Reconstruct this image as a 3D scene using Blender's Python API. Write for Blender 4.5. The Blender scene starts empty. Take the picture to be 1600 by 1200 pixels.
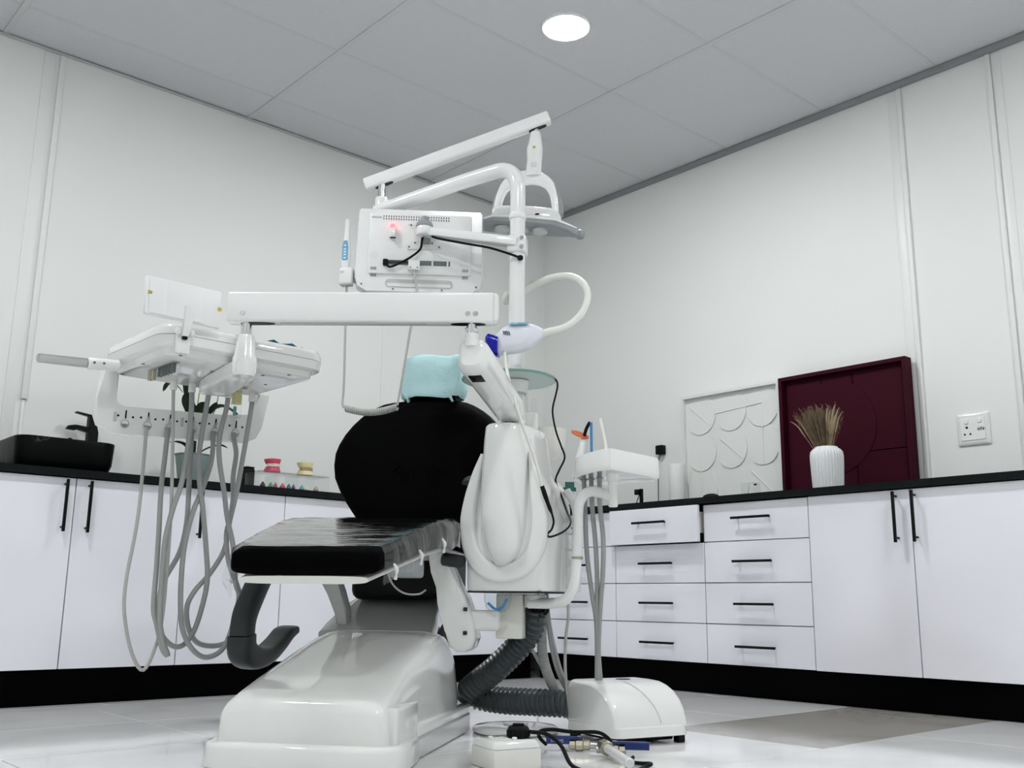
import bpy, bmesh, math, random
from mathutils import Vector, Matrix
random.seed(7)
SC = bpy.context.scene
C = SC.collection
R = math.radians
PI = math.pi

# ------------------------------------------------------------------ camera, world, exposure
cam_d = bpy.data.cameras.new('camera'); cam = bpy.data.objects.new('camera', cam_d); C.objects.link(cam)
cam_d.sensor_width = 36.0; cam_d.lens = 1560.385 / 1600 * 36.0; cam_d.clip_start = .02
r_ = Vector((0.74707591, -0.66465082, 0.01081025)); u_ = Vector((-0.14858873, -0.15112051, 0.97728398)); f_ = Vector((0.64791895, 0.73171161, 0.21165811))
cm = Matrix((r_, u_, -f_)).transposed().to_4x4(); cm.translation = Vector((0, 0, .413))
cam.matrix_world = cm
SC.camera = cam
SC.view_settings.view_transform = 'Standard'; SC.view_settings.look = 'None'
SC.view_settings.gamma = 1.0; SC.view_settings.use_curve_mapping = False
SC.view_settings.exposure = 0.75
w = bpy.data.worlds.new('world'); SC.world = w; w.use_nodes = True
w.node_tree.nodes['Background'].inputs[0].default_value = (.8, .85, .9, 1); w.node_tree.nodes['Background'].inputs[1].default_value = .3
LAMP = 165.0
try: SC.cycles.transparent_max_bounces = 24
except Exception: pass

# ------------------------------------------------------------------ materials
def mat(name, col, rough=.4, metal=0., coat=0., noise=0., nscale=20., bump=0., bscale=80., trans=0., ior=1.45, emit=None, estr=0., spec=None, sheen=0., stretch=None, alpha=1.):
    m = bpy.data.materials.new(name); m.use_nodes = True
    nt = m.node_tree; b = nt.nodes['Principled BSDF']
    b.inputs['Base Color'].default_value = (*col, 1); b.inputs['Roughness'].default_value = rough
    b.inputs['Metallic'].default_value = metal; b.inputs['Coat Weight'].default_value = coat; b.inputs['Coat Roughness'].default_value = .05
    b.inputs['Transmission Weight'].default_value = trans; b.inputs['IOR'].default_value = ior
    b.inputs['Sheen Weight'].default_value = sheen
    if spec is not None: b.inputs['Specular IOR Level'].default_value = spec
    if emit: b.inputs['Emission Color'].default_value = (*emit, 1); b.inputs['Emission Strength'].default_value = estr
    tc = nt.nodes.new('ShaderNodeTexCoord'); src = tc.outputs['Object']
    if stretch:
        mp = nt.nodes.new('ShaderNodeMapping'); mp.inputs['Scale'].default_value = stretch
        nt.links.new(src, mp.inputs['Vector']); src = mp.outputs['Vector']
    nz = nt.nodes.new('ShaderNodeTexNoise'); nz.inputs['Scale'].default_value = nscale; nz.inputs['Detail'].default_value = 4
    nt.links.new(src, nz.inputs['Vector'])
    mx = nt.nodes.new('ShaderNodeMix'); mx.data_type = 'RGBA'
    k = max(noise, .02)
    mx.inputs['A'].default_value = (*[c * (1 - k) for c in col], 1); mx.inputs['B'].default_value = (*[min(1, c * (1 + k * .5)) for c in col], 1)
    nt.links.new(nz.outputs['Fac'], mx.inputs['Factor']); nt.links.new(mx.outputs['Result'], b.inputs['Base Color'])
    if bump > 0:
        n2 = nt.nodes.new('ShaderNodeTexNoise'); n2.inputs['Scale'].default_value = bscale; n2.inputs['Detail'].default_value = 5
        nt.links.new(src, n2.inputs['Vector'])
        bp = nt.nodes.new('ShaderNodeBump'); bp.inputs['Strength'].default_value = bump; bp.inputs['Distance'].default_value = .01
        nt.links.new(n2.outputs['Fac'], bp.inputs['Height']); nt.links.new(bp.outputs['Normal'], b.inputs['Normal'])
    return m

def veined(name, base, vein, rough, scale, width, coat=0.):
    m = mat(name, base, rough, coat=coat); nt = m.node_tree; b = nt.nodes['Principled BSDF']
    tc = nt.nodes.new('ShaderNodeTexCoord'); nz = nt.nodes.new('ShaderNodeTexNoise'); nz.inputs['Scale'].default_value = scale * .8; nz.inputs['Detail'].default_value = 6
    ob = nt.nodes.new('ShaderNodeObjectInfo'); ad = nt.nodes.new('ShaderNodeVectorMath'); ad.operation = 'MULTIPLY_ADD'
    ad.inputs[1].default_value = (1, 1, 1); nt.links.new(tc.outputs['Object'], ad.inputs[0])
    cx = nt.nodes.new('ShaderNodeCombineXYZ'); mu = nt.nodes.new('ShaderNodeMath'); mu.operation = 'MULTIPLY'; mu.inputs[1].default_value = 30
    nt.links.new(ob.outputs['Random'], mu.inputs[0]); nt.links.new(mu.outputs[0], cx.inputs[0]); nt.links.new(cx.outputs[0], ad.inputs[2])
    nt.links.new(ad.outputs[0], nz.inputs['Vector'])
    s = nt.nodes.new('ShaderNodeMath'); s.operation = 'SUBTRACT'; s.inputs[1].default_value = .5; nt.links.new(nz.outputs['Fac'], s.inputs[0])
    a = nt.nodes.new('ShaderNodeMath'); a.operation = 'ABSOLUTE'; nt.links.new(s.outputs[0], a.inputs[0])
    rp = nt.nodes.new('ShaderNodeValToRGB'); rp.color_ramp.elements[0].color = (*vein, 1); rp.color_ramp.elements[1].color = (*base, 1); rp.color_ramp.elements[1].position = width
    nt.links.new(a.outputs[0], rp.inputs[0]); nt.links.new(rp.outputs['Color'], b.inputs['Base Color'])
    return m

M = {}
M['wall'] = mat('wall_paint', (.87, .885, .865), .55, noise=.02, nscale=3, bump=.03, bscale=150)
M['wallstrip'] = mat('strip_pvc', (.88, .89, .88), .4)
M['ceil'] = mat('ceiling_board', (.70, .70, .725), .9, noise=.05, nscale=60, bump=.12, bscale=260)
M['ceilbar'] = mat('ceiling_bar', (.66, .66, .685), .6)
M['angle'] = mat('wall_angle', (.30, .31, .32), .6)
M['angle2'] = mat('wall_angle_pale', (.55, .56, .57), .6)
M['tile'] = veined('floor_porcelain', (.90, .905, .90), (.83, .84, .85), .08, 1.2, .05)
M['tilebeige'] = veined('floor_beige', (.50, .48, .44), (.44, .42, .39), .10, 1.2, .04)
M['grout'] = mat('floor_grout', (.33, .33, .33), .8)
M['door'] = mat('cabinet_gloss', (.84, .84, .90), .14, coat=.3, noise=.015, nscale=2)
M['carcass'] = mat('cabinet_board', (.55, .55, .58), .5)
M['black'] = mat('black_metal', (.002, .002, .0025), .45, spec=.2)
M['plinth'] = mat('black_plinth', (.0006, .0006, .0008), .6, spec=.04)
M['granite'] = mat('black_granite', (.012, .014, .015), .35, noise=.9, nscale=220, spec=.10)
nt = M['granite'].node_tree
for n in nt.nodes:
    if n.type == 'MIX': n.inputs['A'].default_value = (.0005, .0005, .0008, 1); n.inputs['B'].default_value = (.016, .020, .021, 1)
M['white'] = mat('white_plastic', (.84, .85, .835), .10, coat=.5)
M['shadedwhite'] = mat('shaded_white_enamel', (.42, .425, .43), .06, coat=1.)  # white lift cover; under-seat shade and dark reflection painted into its grey
M['whitematte'] = mat('white_matte_plastic', (.86, .865, .87), .45)
M['whitewarm'] = mat('white_cream_plastic', (.80, .80, .75), .3)
M['whitemetal'] = mat('white_enamel', (.86, .865, .865), .16, coat=.4)
M['greyplastic'] = mat('grey_plastic', (.30, .32, .33), .4)
M['lightgrey'] = mat('light_grey_plastic', (.55, .56, .56), .4)
M['hose'] = mat('grey_silicone', (.34, .35, .345), .45)
M['hose2'] = mat('pale_grey_hose', (.46, .46, .44), .45)
M['corr'] = mat('dark_grey_pvc', (.055, .066, .072), .3)
M['arm'] = mat('charcoal_plastic', (.018, .024, .027), .42)
M['chrome'] = mat('chrome', (.75, .75, .76), .15, metal=1)
M['steel'] = mat('brushed_steel', (.5, .5, .5), .35, metal=1, bump=.03)
M['brass'] = mat('nickel_brass', (.45, .42, .33), .35, metal=1)
M['leather'] = mat('black_leather', (.0012, .0012, .0016), .55, bump=.06, bscale=300, spec=.025)
M['cyan'] = mat('cyan_nonwoven', (.47, .70, .725), .85, noise=.08, nscale=14, bump=.5, bscale=22)
M['teal'] = mat('teal_pouch', (.03, .27, .36), .5)
M['blue'] = mat('blue_lens', (.004, .006, .33), .12)
M['skyblue'] = mat('sky_blue_keypad', (.16, .40, .60), .4)
M['bluevalve'] = mat('blue_lever', (.012, .03, .16), .4)
M['bluestraw'] = mat('blue_straw', (.05, .22, .50), .35)
M['lamphead'] = mat('lavender_white_plastic', (.78, .80, .88), .25)
M['burg'] = mat('burgundy_paint', (.040, .0025, .0105), .6, spec=.12)
M['artwhite'] = mat('white_relief', (.80, .82, .80), .6)
M['ceramic'] = mat('matte_white_ceramic', (.80, .82, .83), .6)
M['grass'] = mat('dry_grass', (.21, .155, .095), .9, noise=.6, nscale=40)
M['plume'] = mat('pale_plume', (.40, .31, .19), .95, noise=.3, nscale=60, bump=.6, bscale=200)
M['leaf'] = mat('dark_leaf', (.012, .035, .012), .4, noise=.4, nscale=12)
M['stem'] = mat('pale_stem', (.25, .30, .10), .6)
M['pot'] = mat('pale_green_metal', (.26, .36, .34), .4, noise=.2, nscale=30)
M['soil'] = mat('bark_soil', (.03, .02, .015), .9, bump=.6, bscale=90)
M['sink'] = veined('black_marble', (.0008, .001, .0012), (.04, .045, .045), .4, 4.5, .008)
M['sink'].node_tree.nodes['Principled BSDF'].inputs['Specular IOR Level'].default_value = .12
M['pink'] = mat('gum_pink', (.60, .07, .12), .4)
M['tooth'] = mat('tooth_white', (.80, .76, .66), .3)
M['yellow'] = mat('pale_yellow_resin', (.75, .70, .36), .3)
M['rubberblack'] = mat('black_rubber', (.002, .002, .0022), .5, spec=.2)
M['orange'] = mat('orange_shield', (.55, .10, .02), .3)
M['green'] = mat('green_print', (.02, .13, .11), .5)
M['greenlight'] = mat('teal_print', (.12, .38, .36), .5)
M['paper'] = mat('white_paper', (.80, .81, .80), .9, bump=.1, bscale=60)
M['redled'] = mat('red_led', (.9, .05, .05), .3, emit=(1, .05, .06), estr=4)
M['gold'] = mat('yellow_sticker', (.55, .45, .05), .4)
M['darkslot'] = mat('dark_slot', (.02, .022, .024), .7)
M['greyslot'] = mat('grey_port', (.13, .15, .15), .5)
M['magenta'] = mat('magenta_plastic', (.30, .05, .15), .4)
M['greenbit'] = mat('green_plastic', (.04, .25, .08), .4)
M['tan'] = mat('tan_plastic', (.45, .32, .22), .5)
M['diffuser'] = mat('lamp_diffuser', (1, 1, 1), .4, emit=(.98, .995, 1.0), estr=LAMP)
M['ledoff'] = mat('lamp_lens', (.55, .57, .58), .15)
def clear(name, col, rough=.02, ior=1.45, film=False, bump=0., bscale=10., stretch=(1, 1, 1), refl=1.0):
    m = bpy.data.materials.new(name); m.use_nodes = True; nt = m.node_tree; nt.nodes.clear()
    o = nt.nodes.new('ShaderNodeOutputMaterial'); tr = nt.nodes.new('ShaderNodeBsdfTransparent'); tr.inputs[0].default_value = (*col, 1)
    gl = nt.nodes.new('ShaderNodeBsdfGlossy'); gl.inputs['Roughness'].default_value = rough
    lw = nt.nodes.new('ShaderNodeLayerWeight'); lw.inputs['Blend'].default_value = .5
    pw = nt.nodes.new('ShaderNodeMath'); pw.operation = 'POWER'; pw.inputs[1].default_value = 5
    fr = nt.nodes.new('ShaderNodeMath'); fr.operation = 'MULTIPLY_ADD'; fr.inputs[1].default_value = .96; fr.inputs[2].default_value = ((ior - 1) / (ior + 1)) ** 2
    nt.links.new(lw.outputs['Facing'], pw.inputs[0]); nt.links.new(pw.outputs[0], fr.inputs[0])
    mx = nt.nodes.new('ShaderNodeMixShader')
    if bump:
        tc = nt.nodes.new('ShaderNodeTexCoord'); mp = nt.nodes.new('ShaderNodeMapping'); mp.inputs['Scale'].default_value = stretch
        nz = nt.nodes.new('ShaderNodeTexNoise'); nz.inputs['Scale'].default_value = bscale; nz.inputs['Detail'].default_value = 5
        bp = nt.nodes.new('ShaderNodeBump'); bp.inputs['Strength'].default_value = bump; bp.inputs['Distance'].default_value = .02
        nt.links.new(tc.outputs['Object'], mp.inputs[0]); nt.links.new(mp.outputs[0], nz.inputs['Vector']); nt.links.new(nz.outputs['Fac'], bp.inputs['Height'])
        nt.links.new(bp.outputs[0], gl.inputs['Normal']); nt.links.new(bp.outputs[0], lw.inputs['Normal'])
    ml = nt.nodes.new('ShaderNodeMath'); ml.operation = 'MULTIPLY'; ml.inputs[1].default_value = refl; ml.use_clamp = True
    nt.links.new(fr.outputs[0], ml.inputs[0]); nt.links.new(ml.outputs[0], mx.inputs[0]); nt.links.new(tr.outputs[0], mx.inputs[1]); nt.links.new(gl.outputs[0], mx.inputs[2])
    nt.links.new(mx.outputs[0], o.inputs[0])
    return m
M['film'] = clear('clear_film', (.97, .98, .98), .05, 1.5, bump=.16, bscale=6, stretch=(6, 1.0, 1), refl=1.7)
M['acrylic'] = clear('clear_acrylic', (.985, .99, .99), .02, 1.45, refl=.7)
M['bottleplastic'] = clear('clear_bottle', (.93, .97, .965), .05, 1.5)
M['glass'] = mat('frosted_green_glass', (.74, .86, .82), .25, trans=.55, ior=1.3)
M['glassedge'] = mat('green_glass_edge', (.22, .42, .36), .12, trans=.3)

# ------------------------------------------------------------------ geometry helpers
I4 = Matrix.Identity(4)
OFS = Vector((1.43, 2.3675, 0)); ANG = math.atan2(.618, .786)
DEN = Matrix.Translation(OFS) @ Matrix.Rotation(ANG, 4, 'Z')          # frame of the dental chair: x towards the backrest, y = -t
def D(s, t, z): return Vector((s, -t, z))
V = Vector

def tag(o, label=None, cat=None, group=None, kind=None):
    if label: o['label'] = label
    if cat: o['category'] = cat
    if group: o['group'] = group
    if kind: o['kind'] = kind
    return o
BASE = {}
def thing(name, label, cat, base=(0, 0, 0), frame=I4, group=None):
    o = bpy.data.objects.new(name, None); C.objects.link(o); o.empty_display_size = .05
    b = V(base); o.matrix_world = frame @ Matrix.Translation(b); BASE[o.name] = b
    return tag(o, label, cat, group)
def finish(bm, name, m, sharp=40):
    bmesh.ops.recalc_face_normals(bm, faces=bm.faces)
    me = bpy.data.meshes.new(name); bm.to_mesh(me); bm.free()
    me.polygons.foreach_set('use_smooth', [True] * len(me.polygons)); me.set_sharp_from_angle(angle=R(sharp))
    me.materials.append(M[m]); return me
def part(name, bm, m, parent, label=None, kind=None, sharp=40):
    root = parent
    while root.parent: root = root.parent
    bmesh.ops.translate(bm, verts=bm.verts, vec=-BASE[root.name])
    o = bpy.data.objects.new(name, finish(bm, name, m, sharp)); C.objects.link(o); o.parent = parent
    return tag(o, label, kind=kind)
def solo(name, bm, m, label, cat, base=(0, 0, 0), frame=I4, group=None, kind=None, sharp=40):
    b = V(base); bmesh.ops.translate(bm, verts=bm.verts, vec=-b)
    o = bpy.data.objects.new(name, finish(bm, name, m, sharp)); C.objects.link(o); o.matrix_world = frame @ Matrix.Translation(b); BASE[o.name] = b
    return tag(o, label, cat, group, kind)
def struct(name, bm, m, parent=None):
    o = bpy.data.objects.new(name, finish(bm, name, m)); C.objects.link(o); BASE[o.name] = V((0, 0, 0))
    if parent: o.parent = parent
    else: o['kind'] = 'structure'
    return o
def nb(): return bmesh.new()
def box(bm, c, size, bev=0., seg=2, rot=None):
    m = Matrix.Translation(V(c))
    if rot is not None: m = m @ rot.to_4x4()
    m = m @ Matrix.Diagonal((*size, 1))
    g = bmesh.ops.create_cube(bm, size=1.0, matrix=m)
    if bev > 0:
        es = list({e for v in g['verts'] for e in v.link_edges})
        bmesh.ops.bevel(bm, geom=es, offset=min(bev, min(size) * .49), segments=seg, profile=.5, affect='EDGES')
    return bm
def bx(c, size, bev=0., seg=2, rot=None): return box(nb(), c, size, bev, seg, rot)
def catmull(P, k):
    P = [V(p) for p in P]; out = []
    for i in range(len(P) - 1):
        p0 = P[i - 1] if i else P[0] * 2 - P[1]; p1 = P[i]; p2 = P[i + 1]; p3 = P[i + 2] if i + 2 < len(P) else P[-1] * 2 - P[-2]
        for j in range(k):
            t = j / k
            out.append(.5 * ((2 * p1) + (p2 - p0) * t + (2 * p0 - 5 * p1 + 4 * p2 - p3) * t * t + (3 * p1 - p0 - 3 * p2 + p3) * t ** 3))
    out.append(P[-1]); return out
def loft(bm, rings, cap=True, closed=True):
    vs = [[bm.verts.new(p) for p in r] for r in rings]; n = len(rings[0])
    for a, b in zip(vs[:-1], vs[1:]):
        for i in range(n if closed else n - 1):
            j = (i + 1) % n; bm.faces.new((a[i], a[j], b[j], b[i]))
    if cap and closed: bm.faces.new(vs[0][::-1]); bm.faces.new(vs[-1])
    return bm
def tube(bm, pts, r, n=10, smooth=0, cap=True, flat=1.):
    P = catmull(pts, smooth) if smooth else [V(p) for p in pts]
    rr = r if isinstance(r, (list, tuple)) else None
    rings = []; up = None
    for i, p in enumerate(P):
        t = (P[min(i + 1, len(P) - 1)] - P[max(i - 1, 0)])
        t = t.normalized() if t.length > 1e-9 else V((0, 0, 1))
        if up is None: up = V((0, 0, 1)) if abs(t.z) < .9 else V((1, 0, 0))
        a = t.cross(up)
        if a.length < 1e-6: a = t.orthogonal()
        a.normalize(); up = a.cross(t).normalized()
        if rr:
            f = i / (len(P) - 1) * (len(rr) - 1); k = min(int(f), len(rr) - 2); q = rr[k] + (rr[k + 1] - rr[k]) * (f - k)
        else: q = r
        rings.append([p + (a * math.cos(2 * PI * j / n) + up * (flat * math.sin(2 * PI * j / n))) * q for j in range(n)])
    return loft(bm, rings, cap)
def lathe(bm, prof, n=28, m=I4, cap=True):
    rings = [[m @ V((r * math.cos(2 * PI * j / n), r * math.sin(2 * PI * j / n), z)) for j in range(n)] for r, z in prof]
    return loft(bm, rings, cap)
def axm(c, d):                                                        # matrix: local z along d at c
    return Matrix.Translation(V(c)) @ V(d).normalized().to_track_quat('Z', 'Y').to_matrix().to_4x4()
def cyl(bm, a, b, r, n=20, r2=None, bev=0.):
    a = V(a); b = V(b); h = (b - a).length; r2 = r if r2 is None else r2
    if bev: prof = [(r - bev, 0), (r, bev), (r2, h - bev), (r2 - bev, h)]
    else: prof = [(r, 0), (r2, h)]
    return lathe(bm, prof, n, axm(a, b - a))
def prism(bm, poly, o, ax, ay, dep, bev=0., seg=2):
    o = V(o); ax = V(ax); ay = V(ay); dep = V(dep)
    a = [bm.verts.new(o + ax * x + ay * y) for x, y in poly]; b = [bm.verts.new(v.co + dep) for v in a]; n = len(a)
    f0 = bm.faces.new(a[::-1]); f1 = bm.faces.new(b)
    for i in range(n): bm.faces.new((a[i], a[(i + 1) % n], b[(i + 1) % n], b[i]))
    if bev:
        es = list(f1.edges) + list(f0.edges); bmesh.ops.bevel(bm, geom=es, offset=bev, segments=seg, profile=.5, affect='EDGES')
    return bm
def sring(c, ax, ay, a, b, e=2.6, n=36):
    c = V(c); out = []
    for j in range(n):
        t = 2 * PI * j / n; ct, st = math.cos(t), math.sin(t)
        out.append(c + V(ax) * (a * math.copysign(abs(ct) ** (2 / e), ct)) + V(ay) * (b * math.copysign(abs(st) ** (2 / e), st)))
    return out
def rrect(w_, h_, r, n=6):
    out = []
    for cx, cy, a0 in ((w_ / 2 - r, h_ / 2 - r, 0), (-w_ / 2 + r, h_ / 2 - r, 90), (-w_ / 2 + r, -h_ / 2 + r, 180), (w_ / 2 - r, -h_ / 2 + r, 270)):
        for i in range(n + 1): a = R(a0 + 90 * i / n); out.append((cx + r * math.cos(a), cy + r * math.sin(a)))
    return out
def copy_tree(o, parent=None):
    c = o.copy(); C.objects.link(c); c.parent = parent
    for ch in list(o.children): copy_tree(ch, c)
    return c
def text_bm(s, size, depth, m):
    cu = bpy.data.curves.new('lettering', 'FONT'); cu.body = s; cu.size = size; cu.extrude = depth; cu.align_x = 'CENTER'; cu.align_y = 'CENTER'
    o = bpy.data.objects.new('lettering_tmp', cu); C.objects.link(o); bpy.context.view_layer.update()
    me = bpy.data.meshes.new_from_object(o.evaluated_get(bpy.context.evaluated_depsgraph_get()))
    bpy.data.objects.remove(o); bpy.data.curves.remove(cu)
    bm = nb(); bm.from_mesh(me); bpy.data.meshes.remove(me); bm.transform(m); return bm

# ------------------------------------------------------------------ the room
X0, Y0, H = 4.4394, 4.6974, 2.951
XA, YA = -1.45, -1.45
HC = .90                                                              # worktop height
fl_ = struct('floor', bx(((X0 + XA) / 2, (Y0 + YA) / 2, -.03), (X0 - XA + .2, Y0 - YA + .2, .05)), 'grout')
TL, TW = 1.2, .595; ys0 = 1.688
k = 0
for j in range(-6, 6):
    y0 = ys0 + TW * j; y1 = y0 + TW
    if y1 < YA or y0 > Y0: continue
    jx = {0: 2.72, 1: .82, 2: 1.42, 3: 1.42}.get(j, .82 if j % 2 else 2.72)
    for i in range(-5, 6):
        x0 = jx + TL * i; x1 = x0 + TL
        if x1 < XA or x0 > X0: continue
        a, b, c, d = max(x0, XA) + .0012, min(x1, X0) - .0012, max(y0, YA) + .0012, min(y1, Y0) - .0012
        if b - a < .02 or d - c < .02: continue
        beige = (j == 0 and abs(x0 - 2.72) < .01)
        o = struct('floor_tile', bx(((a + b) / 2, (c + d) / 2, -.003), (b - a, d - c, .006), .0006, 1), 'tilebeige' if beige else 'tile', fl_)
        if beige: o['label'] = 'beige-grey tile'
ce = struct('ceiling', bx(((X0 + XA) / 2, (Y0 + YA) / 2, H + .06), (X0 - XA + .2, Y0 - YA + .2, .04)), 'ceil')
gx = [XA] + [1.0 + 1.23 * i for i in range(-1, 3)] + [X0]
gy = [YA] + [4.40 - .615 * i for i in range(9, -1, -1)] + [Y0]
for i in range(len(gx) - 1):
    for j in range(len(gy) - 1):
        a, b, c, d = gx[i] + .008, gx[i + 1] - .008, gy[j] + .006, gy[j + 1] - .006
        struct('ceiling_tile', bx(((a + b) / 2, (c + d) / 2, H + .012), (b - a, d - c, .018), .002, 1), 'ceil', ce)
for x in gx[1:-1]: struct('ceiling_bar', bx((x, (YA + Y0) / 2, H + .003), (.026, Y0 - YA, .012), .001, 1), 'ceilbar', ce)
for y in gy[1:-1]:
    for i in range(len(gx) - 1): struct('ceiling_bar', bx(((gx[i] + gx[i + 1]) / 2, y, H + .0055), (gx[i + 1] - gx[i] - .027, .022, .009), .001, 1), 'ceilbar', ce)
wl = struct('wall_left', bx(((X0 + XA) / 2, Y0 + .05, H / 2), (X0 - XA + .2, .1, H + .1)), 'wall')
wr = struct('wall_right', bx((X0 + .05, (Y0 + YA) / 2, H / 2), (.1, Y0 - YA, H + .1)), 'wall')
struct('wall_back', bx(((X0 + XA) / 2, YA - .05, H / 2), (X0 - XA + .2, .1, H + .1)), 'wall')
struct('wall_side', bx((XA - .05, (Y0 + YA) / 2, H / 2), (.1, Y0 - YA, H + .1)), 'wall')
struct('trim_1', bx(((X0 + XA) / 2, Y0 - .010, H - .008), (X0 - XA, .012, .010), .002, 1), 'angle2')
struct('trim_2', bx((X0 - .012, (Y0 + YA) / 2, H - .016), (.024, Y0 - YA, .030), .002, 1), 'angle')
# wall joint strips
def vstrip(n, wall, pos, z0, z1, wd, th=.008):
    s = bx((pos, Y0 - th / 2, (z0 + z1) / 2), (wd, th, z1 - z0), .003, 2) if wall == 'L' else bx((X0 - th / 2, pos, (z0 + z1) / 2), (th, wd, z1 - z0), .003, 2)
    return struct('trim_%d' % n, s, 'wallstrip')
vstrip(3, 'L', 1.262, 1.262, H - .016, .026, .016); vstrip(4, 'L', 1.262, HC, 1.258, .014, .010); vstrip(5, 'L', 3.165, HC, H - .016, .03, .004)
vstrip(6, 'L', 1.205, HC, H - .016, .05, .004)
vstrip(7, 'R', 2.135, HC, H - .034, .022, .014); vstrip(8, 'R', 2.172, HC, H - .034, .05, .004)
vstrip(9, 'R', 1.700, HC, H - .034, .022, .014); vstrip(10, 'R', 1.665, HC, H - .034, .04, .004)

# ------------------------------------------------------------------ ceiling downlights
def downlight(x, y, label):
    t = thing('downlight', label, 'ceiling light', (x, y, H - .012))
    part('rim', lathe(nb(), [(.098, H - .010), (.106, H - .012), (.112, H - .006), (.112, H + .004), (.098, H + .004), (.098, H - .010)], 40, Matrix.Translation((x, y, 0)), False), 'whitemetal', t)
    part('diffuser', lathe(nb(), [(.001, H - .009), (.098, H - .009), (.098, H - .004), (.001, H - .004)], 40, Matrix.Translation((x, y, 0)), False), 'diffuser', t)
downlight(2.865, 2.895, 'round glowing downlight in the ceiling tile above the dental unit')
downlight(.385, 2.895, 'round glowing downlight over the worktop with the black sink')
downlight(2.865, .40, 'round glowing downlight over the long run of white doors')
downlight(.385, .40, 'round glowing downlight at the open end of the room')

# ------------------------------------------------------------------ cabinets
YD = Y0 - .60; XD = X0 - .60                                           # front planes of the doors
ZB, ZT = .138, .866
def vhandle_L(t, par, x, z0=.655, z1=.858):
    bm = bx((x, YD - .030, (z0 + z1) / 2), (.011, .011, z1 - z0), .0015, 1)
    for z in (z0 + .018, z1 - .018): cyl(bm, (x, YD - .027, z), (x, YD + .001, z), .0045, 10)
    return part('handle', bm, 'black', par)
def cabinet_L(xs, hx, label):
    t = thing('door_cabinet', label, 'cabinet', ((xs[0] + xs[-1]) / 2, Y0 - .3, ZB), group='white door cabinets')
    part('body', bx(((xs[0] + xs[-1]) / 2, (YD + .021 + Y0 - .006) / 2, (ZB + ZT) / 2), (xs[-1] - xs[0] - .002, Y0 - .006 - YD - .021, ZT - ZB - .004)), 'carcass', t)
    for a, b, h in zip(xs[:-1], xs[1:], hx):
        d = part('door', bx(((a + b) / 2, YD + .0095, (ZB + ZT) / 2), (b - a - .004, .019, ZT - ZB), .0012, 1), 'door', t)
        if h: vhandle_L(t, d, h)
cabinet_L([-.525, -.06, .405], [-.105, -.015], 'white gloss double-door base cabinet at the far end from the corner')
cabinet_L([.405, .866], [.82], 'white gloss single-door base cabinet left of the sink')
cabinet_L([.866, 1.332, 1.793], [1.290, 1.382], 'white gloss double-door base cabinet right below the black sink')
cabinet_L([1.793, 2.257], [1.846], 'white gloss single-door base cabinet below the potted plant')
cabinet_L([2.257, 2.722, 3.187], [None, 3.235 - .1], 'white gloss double-door base cabinet behind the dental chair')
cabinet_L([3.187, 3.836], [3.24], 'white gloss single-door base cabinet next to the inside corner')
def hhandle_R(par, y0, y1, z, x=XD):
    bm = bx((x - .030, (y0 + y1) / 2, z), (.011, y1 - y0, .011), .0015, 1)
    for y in (y0 + .02, y1 - .02): cyl(bm, (x - .027, y, z), (x + .001, y, z), .0045, 10)
    return part('handle', bm, 'black', par)
rows = [ZB, .317, .502, .690, ZT]
def drawers_R(y0, y1, open_top, label, hw=.104):
    t = thing('drawer_unit', label, 'cabinet', (X0 - .3, (y0 + y1) / 2, ZB), group='white drawer units')
    part('body', bx(((XD + .021 + X0 - .006) / 2, (y0 + y1) / 2, (ZB + (rows[3] if open_top else ZT)) / 2), (X0 - .006 - XD - .021, y1 - y0 - .002, (rows[3] if open_top else ZT) - ZB - .004)), 'carcass', t)
    if open_top:
        part('side_panel', bx(((XD + .021 + X0 - .006) / 2, y0 + .009, (rows[3] + ZT) / 2), (X0 - .006 - XD - .021, .016, ZT - rows[3] - .004)), 'carcass', t)
        part('side_panel', bx(((XD + .021 + X0 - .006) / 2, y1 - .009, (rows[3] + ZT) / 2), (X0 - .006 - XD - .021, .016, ZT - rows[3] - .004)), 'carcass', t)
    for i in range(4):
        x = XD - (.045 if (open_top and i == 3) else 0)
        d = part('drawer', bx((x + .0095, (y0 + y1) / 2, (rows[i] + rows[i + 1]) / 2), (.019, y1 - y0 - .004, rows[i + 1] - rows[i] - .004), .0012, 1), 'door', t)
        c = (y0 + y1) / 2; z = [.222, .408, .597, .793][i]
        hhandle_R(d, c - hw, c + hw, z, x)
        if open_top and i == 3:
            b = nb()
            for yy in (y0 + .030, y1 - .030): box(b, (x + .24, yy, .775), (.44, .014, .12))
            box(b, (x + .24, c, .72), (.44, y1 - y0 - .06, .01)); part('drawer_box', b, 'whitewarm', d)
            part('slide', bx((x + .22, y0 + .021, .72), (.40, .008, .03)), 'black', d)
drawers_R(3.522, 4.094, False, 'white four-drawer unit behind the assistant tray, next to the corner')
drawers_R(2.957, 3.522, True, 'white four-drawer unit with its top drawer pulled slightly open')
drawers_R(2.395, 2.957, False, 'white four-drawer unit with closed drawers beside the tall doors')
def vhandle_R(par, y, z0=.655, z1=.858):
    bm = bx((XD - .030, y, (z0 + z1) / 2), (.011, .011, z1 - z0), .0015, 1)
    for z in (z0 + .018, z1 - .018): cyl(bm, (XD - .027, y, z), (XD + .001, y, z), .0045, 10)
    return part('handle', bm, 'black', par)
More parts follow.
